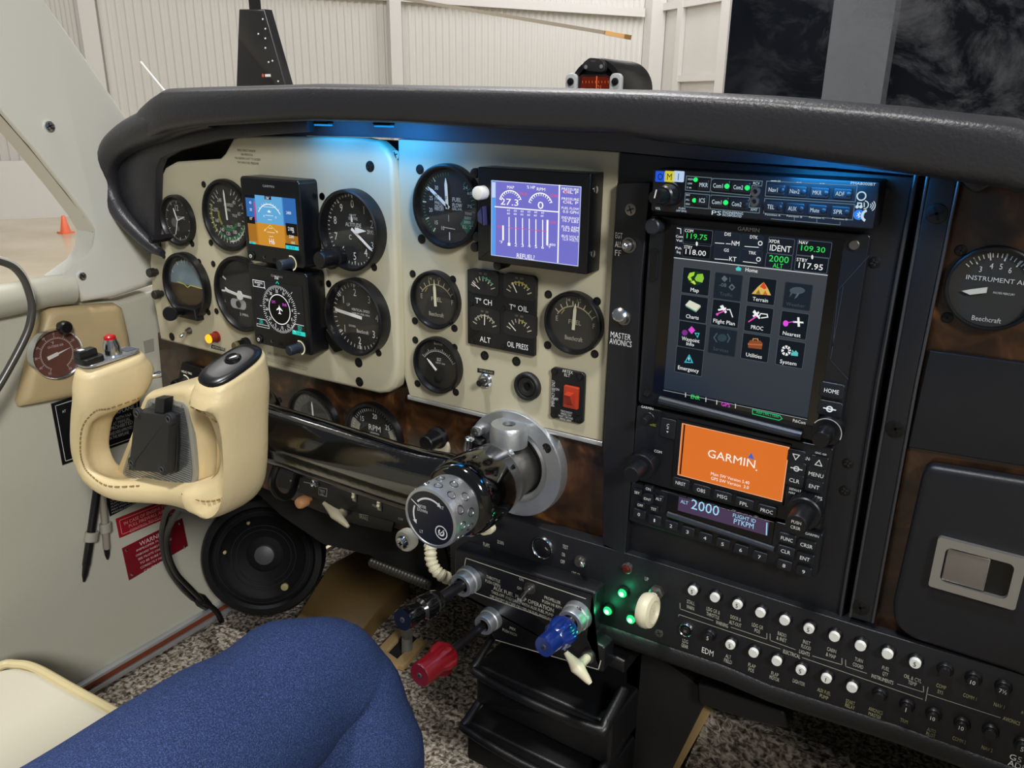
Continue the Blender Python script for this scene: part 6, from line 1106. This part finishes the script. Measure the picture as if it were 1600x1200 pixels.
for i in range(n):
    z0=lo+(hi-lo)*(i+.15)/n; z1=lo+(hi-lo)*(i+.85)/n; c0=clip_rows(lin_,(z0+z1)/2)
    if c0: b.box(c0[0]+.0005,c0[1]-.0005,z0,z1,lw-.0005,lw+.0008)
part('lens_ribs',b,p)
mw=.182
b=mb(mat('mount_black','#1a1b1e',.5,bump=.2,bscale=1200)); mp=[FP.uv(*O(*z),mw) for z in ((520,490),(738,522),(726,880),(480,862))]; b.prism(rpoly(mp,.003),lw+.0008,mw,.0015); mt_=part('device_mount',b,t,label='flat black device mount')
b=mb(mat('mount_black2','#101114',.4)); b.prism(rpoly([FP.uv(*O(*z),mw-.006) for z in ((735,540),(770,550),(775,700),(765,880),(725,895))],.002),lw+.0008,mw-.008,.001); b.prism([FP.uv(*O(*z),mw-.004) for z in ((655,405),(712,412),(708,515),(648,510))],lw,mw-.003,.001); part('clip',b,mt_)
for q_ in (O(535,510),O(733,540),O(503,815),O(693,855)):
    u,v=FP.uv(*q_,mw); b=mb(mat('mount_black','#1a1b1e',.5)); b.cyl(u,v,.0062,mw-.004,mw+.0004,.0005,18); b.use(I('#3a3b3e')); b.lathe(u,v,[(.0036,mw+.0003),(.0034,mw+.0012),(.002,mw+.0012),(.0018,mw+.0004)],14); part('screw',b,mt_)
# left horn switch plate
LH=Frame((-.506,-.166,-.1665),(0,1,0),(-1,0,0)); LH.N=Vec((0,-.06,1)).normalized(); LH.U=Vec((0,1,.06)).normalized(); LH.V=Vec((-1,0,0))
b=mb(mat('plate_silver','#c4c7ca',.25,.8),LH); b.prism(rrect(-.029,.031,-.0125,.0125,.010),.0,.003,.001); part('switch_plate',b,t,label='silver switch plate')
b=mb(CHROME,LH); b.lathe(.006,0,[(.0085,.003),(.0080,.012),(.0062,.017),(.006,.019)],22); b.use(mat('button_red','#b8141c',.3)); b.lathe(.006,0,[(.0058,.0185),(.0056,.0215),(.004,.0228)],20); part('red_button',b,t,label='red-topped push button')
b=mb(BLACK2,LH); b.prism(rrect(-.030,-.008,-.0115,.0115,.005),.003,.009,.001); b.prism([(-.030,-.005),(-.012,-.005),(-.012,.005),(-.030,.005)],.009,.0165,.002); b.use(I('#dcdcdc')); b.flat([(-.0275,-.003),(-.0225,-.003),(-.0225,.003),(-.0275,.003)],.0168); part('trim_rocker',b,t,label='black trim rocker switch')
b=mb(I('#5b6068'),LH); b.flat([(.0165,-.007),(.028,-.007),(.028,.007),(.0165,.007)],.0033); part('plate_label',b,t)
b=mb(CHROME); fr=axis_frame(FP.p(-.497,-.194,.125),(.5,.85,.1)); b.f=fr; b.lathe(0,0,[(.003,-.004),(.0035,.006),(.0028,.0075)],14); part('side_button',b,t)
# right horn black cap
cap=rs[-1]; c_=sum((Vec(q) for q in cap),Vec())/len(cap); e1=(P_[-1]-P_[-2]).normalized(); e1=Vec((e1.x,e1.y,0))
f_=lambda r,f,p_:[tuple(c_+(Vec(q)-c_)*f+e1*p_) for q in r]
b=mb(mat('cap_black','#131316',.3)); b.add(*b.rings([f_(cap,1.10,-.0015),f_(cap,1.12,.0010),f_(cap,1.06,.0028),f_(cap,.8,.0036)])); part('horn_cap',b,t,label='black cap on the right horn',auto=60)
nz=(Vec(cap[0])-c_).cross(Vec(cap[len(cap)//4])-c_).normalized(); nz=nz if nz.y>0 else -nz; q3=c_+e1*.0036; b=mb(GLOSSB); b.f=axis_frame(FP.p(*q3),FP.p(*nz)); b.lathe(0,.004,[(.0075,-.001),(.0075,.0005),(.006,.002),(.004,.0015)],22); part('cap_button',b,t)
# stitching
def stitch(path,nm,lab=None):
    b=mb(mat('thread','#8d744a',.6))
    pts=smooth([Vec(p) for p in path],5)
    for i in range(0,len(pts)-1):
        a,c=pts[i],pts[i+1]; b.tube([a.lerp(c,.12),a.lerp(c,.75)],.0008,6)
    return part(nm,b,t)
def surf(st_i,ang,off=.0006):   # a point on the horn skin
    r=rs[2+st_i*4]; j=int(round(ang/360*len(r)))%len(r); c=sum((Vec(q) for q in r),Vec())/len(r); q=Vec(r[j]); q=q+(q-c).normalized()*off; return FP.p(*q)
stitch([surf(i,a) for i,a in ((15,78),(14,100),(13,108),(12,105),(11,90),(10,60))],'stitching'); stitch([surf(i,a) for i,a in ((2,-25),(2,10),(2,40),(3,52),(4,55),(5,55),(6,55),(7,60),(8,50))],'stitching')
# ================================================================== LEFT SIDE WALL FITTINGS
pp=[FL.uv(x,y,.016) for x,y in ((86,483),(140,478),(186,475),(197,482),(206,520),(213,560),(213,606),(108,625),(37,638),(34,630),(47,580),(60,524),(74,490))]
t=pad=thing('leather_pad','tan leather padded panel on the side wall carrying a round brown gauge','pad',FL.p(sum(p[0] for p in pp)/len(pp),min(p[1] for p in pp),0)); b=mb(mat('tan_pad_leather','#b5a078',.48,bump=.2,bscale=260),FL); b.prism(pp,.0005,.016,.013,5); part('cushion',b,pad,auto=60)
u,v,r=geoF(FL,47,132,515,591,.018); t=thing('side_wall_gauge','round brown-faced gauge with a chrome rim on the tan leather pad','gauge',FL.p(u,v-r,.016)); b=mb(CHROME,FL); b.lathe(u,v,[(r,.010),(r,.019),(r*.97,.0215),(r*.92,.020),(r*.90,.0175)],48,True,False); part('rim',b,t)
b=mb(noisemat('brown_dial',[(.3,'#55342b'),(.7,'#6d4438')],30,.5),FL); b.disc(u,v,r*.92,.0172,44); b.use(I('#c9b8b0')); b.arc(u,v,r*.60,r*.615,-150,150,.0175,50)
for i in range(51): b.tick(u,v,-150+6*i,r*.60,r*(.72 if i%5==0 else .66),r*.018,.0175)
for i in range(11): a=R(-150+30*i); b.text(str((i*10-50)//1 if False else abs(i*10-50)),u+r*.80*math.sin(a),v+r*.80*math.cos(a),r*.10,.0175)
b.text('OUTSIDE AIR',u,v+r*.32,r*.09,.0175); b.text('°F',u-r*.1,v+r*.46,r*.12,.0175); part('dial',b,t)
b=mb(I('#d6cfca'),FL); a0=FL.uv(*N(372,603),.018); a1=FL.uv(*N(552,513),.018); d=Vec(a1)-Vec(a0); e=Vec((-d.y,d.x)).normalized(); A0,A1=Vec(a0),Vec(a1); m=A0.lerp(A1,.45); b.prism([tuple(A0-e*.0022),tuple(m-e*.002),tuple(m-e*.001),tuple(A1),tuple(m+e*.001),tuple(m+e*.002),tuple(A0+e*.0022)],.0178,.0184); part('needle',b,t)
b=mb(GLASS,FL); b.disc(u,v,r*.91,.0195,36); part('glass',b,t)
u,v=FL.uv(*N(500,355),.024); b=mb(BEZ,FL); b.lathe(u,v,[(.005,.0163),(.005,.022),(.0075,.023),(.0075,.029),(.006,.031)],22); solo('pad_knob',b,'black knob at the top of the brown side wall gauge','knob')
def placard(label,ps,m,border,lines,w=.0012,bw=1.2,tcol=None):
    q=[FL.uv(x,y,w) for x,y in ps]; t=thing('placard',label,'placard',FL.p(sum(p[0] for p in q)/4,min(p[1] for p in q),0)); b=mb(m,FL); b.prism(q,.0002,w,.0002); part('plate',b,t)
    b=mb(I(border),FL)
    if bw: b.line(inset(q if sum(q[i][0]*q[(i+1)%4][1]-q[(i+1)%4][0]*q[i][1] for i in range(4))>0 else q[::-1],.004),.0007,w+.0003,True)
    b.use(I(tcol or border))
    for s_,pq,h,wd in lines: b.tx(s_,pq,h,w+.0004,wd)
    part('lettering',b,t); return t
PB=I('#0d0d0f',.45); PR=I('#8c1420',.45)
placard('upper black placard with white lettering on the side wall behind the wheel',((80,631),(216,588),(221,684),(98,727)),PB,'#c9c9c6',[('THIS AIRPLANE MUST BE',O(420,432),5,60),('AIRPLANE',O(448,483),6,38),('WITH FAA',O(452,523),5,26),('AT MANUAL',O(440,552),5,28),('PROHIBITED',O(440,578),6,36),('MANEUVERS APPROVED',O(432,612),5,40),('IN THE AIRPLANE',O(425,640),5,32),('AT',O(80,490),4,6)])
placard('lower black placard full of small white print beside the pens',((160,745),(222,722),(226,780),(172,807)),PB,'#0d0d0f',[('AIRSPEED LIMITS',PP(420,100),3,40)]+[(s_,PP(425+2*i,130+17*i),2.6,44) for i,s_ in enumerate(('LANDING GEAR EXT','FLAPS 15 DEGREES','FLAPS FULL DOWN','MAX SPEED KNOTS','MANEUVERING'))],bw=0,tcol='#a9a9a6')
placard('red placard about engine fire on the side wall',((181,811),(280,772),(284,800),(187,841)),PR,'#c98a86',[('IN CASE OF ENGINE FIRE',PP(560,235),5,76),('PULL FIREWALL AIR',PP(560,262),5,60),('CONTROL TO CLOSE',PP(565,290),5,60)])
wp=placard('dark red riveted placard headed WARNING low on the side wall',((191,857),(285,810),(294,853),(202,907)),I('#6e0f1c',.4),'#6e0f1c',[('WARNING',PP(600,375),7,48)]+[(s_,PP(600+3*i,405+(0 if i==0 else 0)+26*i),3.4,wd) for i,(s_,wd) in enumerate((('IMPROPER FUELING',58),('ONBOARD TANKS MAY CAUSE',62),('SEE PILOTS CHECKLIST',56),('TO BE SURE FUEL IS',52),('CORRECTLY METERED',52),('CALIBRATION',42)))],bw=0,tcol='#cdb4b4')
for q_ in (PP(440,450),PP(750,292),PP(782,428),PP(472,592)): u,v=FL.uv(*q_,.0013); b=mb(CHROME,FL); b.lathe(u,v,[(.0022,.001),(.0018,.0022),(.0006,.0026)],12); part('rivet',b,wp)
def pen(label,p0,p1,lp,m,m2,r):
    a=FL.p(*FL.uv(*p0,.009),.009); c=FL.p(*FL.uv(*p1,.007),.007); t=thing('pen',label,'pen',a.lerp(c,.5)); b=mb(m,FL); b.tube([a,a.lerp(c,.82),a.lerp(c,.84)],[r,r,r*.85],14); part('barrel',b,t); b=mb(m2,FL); b.tube([a.lerp(c,.82),a.lerp(c,.93),c],[r*.9,r*.7,r*.25],14); part('tip',b,t)
    q=FL.p(*FL.uv(*lp,.009),.009); d=(c-a).normalized(); h=thing('pen_loop','leather loop holding '+label,'pen loop',q); b=mb(mat('loop_grey','#8f8c80',.5),FL); n=20; x=d.cross(FL.N).normalized(); ri,ro=r*1.25,r*1.75
    rr=[]
    for s_,rad in ((-.006,ri),(-.006,ro),(.006,ro),(.006,ri),(-.006,ri)): rr.append([q+d*s_+x*rad*math.cos(2*PI*j/n)+FL.N*rad*math.sin(2*PI*j/n)*.8 for j in range(n)])
    b.addw(*b.rings(rr,False,False)); part('loop',b,h)
PENB=mat('pen_black','#0c0c0e',.3)
pen('a long black pen pointing down the cream side wall',(153,757),(131,909),(143,838),PENB,PENB,.0050)
pen('a grey pen with a black tip beside the black pen',(160,770),(168,874),(165,824),mat('pen_grey','#8d8578',.4),PENB,.0044)
b=mb(mat('patch_grey','#8f8d84',.5),FL); b.prism([FL.uv(*N(*z),.001) for z in ((1122,468),(1200,445),(1205,540),(1135,560))],.0002,.001); solo('tape_patch',b,'grey patch on the side wall at the edge of the cream panel','tape')  # thin flat grey patch on the wall
# cables
CB=mat('cable_black','#09090a',.4)
t=thing('yoke_cable','twin black cable looping down from under the control wheel to the floor','cable',(-.45,-.08,-.6))
b=mb(CB); mk=lambda ps:[FP.p(*FP.uv(x,y,w_),w_) for x,y,w_ in ps]
b.tube(mk(((330,770,.13),(300,795,.13),(268,790,.12),(257,815,.10),(254,847,.08),(263,885,.05),(282,915,.02),(303,936,-.01),(318,945,-.02))),.0042,10,sub=5); b.tube(mk(((300,780,.13),(278,800,.12),(262,830,.09),(262,862,.07),(275,895,.04),(298,920,.01),(316,938,-.02))),.0038,10,sub=5)
b.tube(mk(((318,940,-.02),(336,953,-.035),(345,968,-.04),(350,985,-.05))),.0042,10,sub=4); part('cables',b,t); b=mb(CB); b.tube(mk(((303,930,-.012),(312,937,-.02),(326,948,-.028))),[.007,.0105,.007],12); b.tube(mk(((350,975,-.045),(342,1000,-.03))),[.014,.012],12); part('connector',b,t)
b=mb(CB); b.tube([Vec((-.372,-.075,-.277)),Vec((-.376,-.085,-.30)),Vec((-.384,-.07,-.325)),Vec((-.40,-.04,-.34)),Vec((-.43,0,-.33))],.0042,10,sub=5); solo('column_cable',b,'black cable hanging below the control arm behind the wheel','cable')
b=mb(mat('boom_grey','#55534f',.3,.4)); b.tube([FL.p(*FL.uv(x,y,.05),.05) for x,y in ((-420,420),(-90,395),(0,408),(32,428),(48,465),(49,495),(38,530),(0,600),(-40,660),(-120,800))],.0042,12,sub=6); b.use(mat('boom_white','#c9c6bd',.4)); b.tube([FL.p(*FL.uv(x+3.2,y-1.5,.052),.052) for x,y in ((-420,418),(-90,393),(0,405),(32,425),(48,463),(49,495),(38,530),(0,600),(-40,660),(-120,800))],.0018,8,sub=6); solo('headset_cable',b,'grey and white headset cable curving in at the left edge','cable')
# speaker by the foot of the side wall
sc_=FP.p(*FP.uv(410,872,-.07),-.07); fr=axis_frame(sc_,(.62,-.74,.26)); r=.088
t=thing('footwell_speaker','large round black speaker low in the left footwell','speaker',tuple(sc_-Vec((0,0,.085))))
SPK=mat('speaker_black','#08080a',.5,spec=.3)
b=MB(fr); b.use(SPK); b.lathe(0,0,[(r*.9,-.035),(r,-.03),(r,-.006),(r*.96,0),(r*.86,.001),(r*.82,-.004)],56,True,False); part('rim',b,t)
b=MB(fr); b.use(mat('speaker_cone','#070708',.75,spec=.2)); b.lathe(0,0,[(r*.83,-.006),(r*.70,-.003),(r*.66,-.008),(r*.30,-.020),(r*.26,-.018)],48,False,True); b.use(SPK); [b.arc(0,0,r*k,r*(k+.012),0,360,-.0035-.011*max(0,(.68-k)/.38),48) for k in (.76,.52,.44)]; part('cone',b,t)
b=MB(fr); b.use(mat('speaker_cap','#3c3d40',.5)); b.lathe(0,0,[(r*.17,-.018),(r*.16,-.013),(r*.09,-.011),(.0005,-.0105)],32); part('dust_cap',b,t)
b=MB(fr); b.use(mat('speaker_screw','#8a7d55',.5)); [b.cyl(r*.62*math.cos(R(a)),r*.62*math.sin(R(a)),.0055 if i==0 else .0025,-.008,-.003,.001,16) for i,a in enumerate((-58,170,110))]; part('screws',b,t)
# ================================================================== SEAT AND PERSON
FS=Frame((0,0,-.520),(1,0,0),(0,1,0)); SEATL=mat('ivory_leather','#d9d3bf',.42,bump=.15,bscale=200)
e=[FS.uv(x,y,0) for x,y in ((-80,1085),(0,1036),(30,1031),(62,1038),(120,1070),(190,1108))]
d=Vec(e[-1])-Vec(e[-2]); last=tuple(Vec(e[-1])+d.normalized()*.20)
t=thing('seat','ivory leather seat cushion with cream piping under the blue jeans','seat',(-.42,-.5,-.655))
out=e+[last,(last[0],-.85),(e[0][0]-.03,-.85)]
b=mb(SEATL,FS); b.prism(rpoly(out,.02),-.13,.0,.028,6); part('cushion',b,t,auto=60)
b=mb(mat('piping','#cbbd92',.45)); b.tube([FS.p(u_,v_-.004,-.0035) for u_,v_ in e+[last]],.0052,10,sub=5); part('piping',b,t)
b=mb(mat('seat_base','#2a2a2a',.5)); b.box(-.52,-.25,-.645,-.60,.35,.75); part('base',b,t)
def denim():
    m=noisemat('blue_denim',[(.25,'#1c2640'),(.5,'#2d3c64'),(.75,'#4b5e8e')],1000,.85,2,0,.7,spec=.15,bdist=.0012); return m
t=person=thing('person','person in blue jeans, one bent leg reaching in from the bottom left','person',(-.2,-.45,-.655))
leg=[((-.240,-.72,-.428),.088,.074),((-.238,-.60,-.428),.086,.074),((-.236,-.48,-.428),.082,.072),((-.234,-.36,-.426),.076,.070),((-.236,-.26,-.422),.069,.067),((-.238,-.19,-.428),.064,.065),((-.226,-.160,-.460),.060,.061),((-.193,-.155,-.505),.056,.057),((-.196,-.168,-.560),.052,.053),((-.236,-.172,-.615),.045,.046),((-.248,-.172,-.640),.045,.046)]
C_=smooth([Vec(a[0]) for a in leg],6); Rd=smooth([Vec((a[1],a[2],0)) for a in leg],6); rs=[]; n=48; up=Vec((0,0,1))
from mathutils import noise as _nz
for i in range(len(C_)):
    tg=(C_[min(i+1,len(C_)-1)]-C_[max(i-1,0)]).normalized(); x=tg.cross(Vec((.25,.35,1)) if True else up).normalized(); y=x.cross(tg); ring=[]
    for j in range(n):
        a=2*PI*j/n; q=C_[i]+x*Rd[i].x*math.cos(a)+y*Rd[i].y*math.sin(a); nv=(q-C_[i]).normalized(); k=_nz.noise(q*9)*.007+_nz.noise(Vec((q.x*22,q.y*9,q.z*22)))*.004+.0025*math.exp(-((i-32)/9)**2)*math.sin(i*1.15+2.2*math.sin(a+.6))*max(0,math.cos(a-2.6)); ring.append(q+nv*k)
    rs.append(ring)
b=mb(denim()); b.addw(*b.rings(rs)); part('jeans',b,t,auto=80)
b=mb(mat('shoe_dark','#1a1816',.5)); b.addw(*b.rings([[Vec((-.256+wd*math.cos(2*PI*j/20),y_+.04,-.669+h*(.5+.5*math.sin(2*PI*j/20)))) for j in range(20)] for y_,wd,h in ((-.265,.02,.04),(-.25,.032,.07),(-.21,.035,.085),(-.17,.037,.075),(-.13,.034,.06),(-.10,.026,.045),(-.085,.014,.03))])); part('shoe',b,t,auto=60)
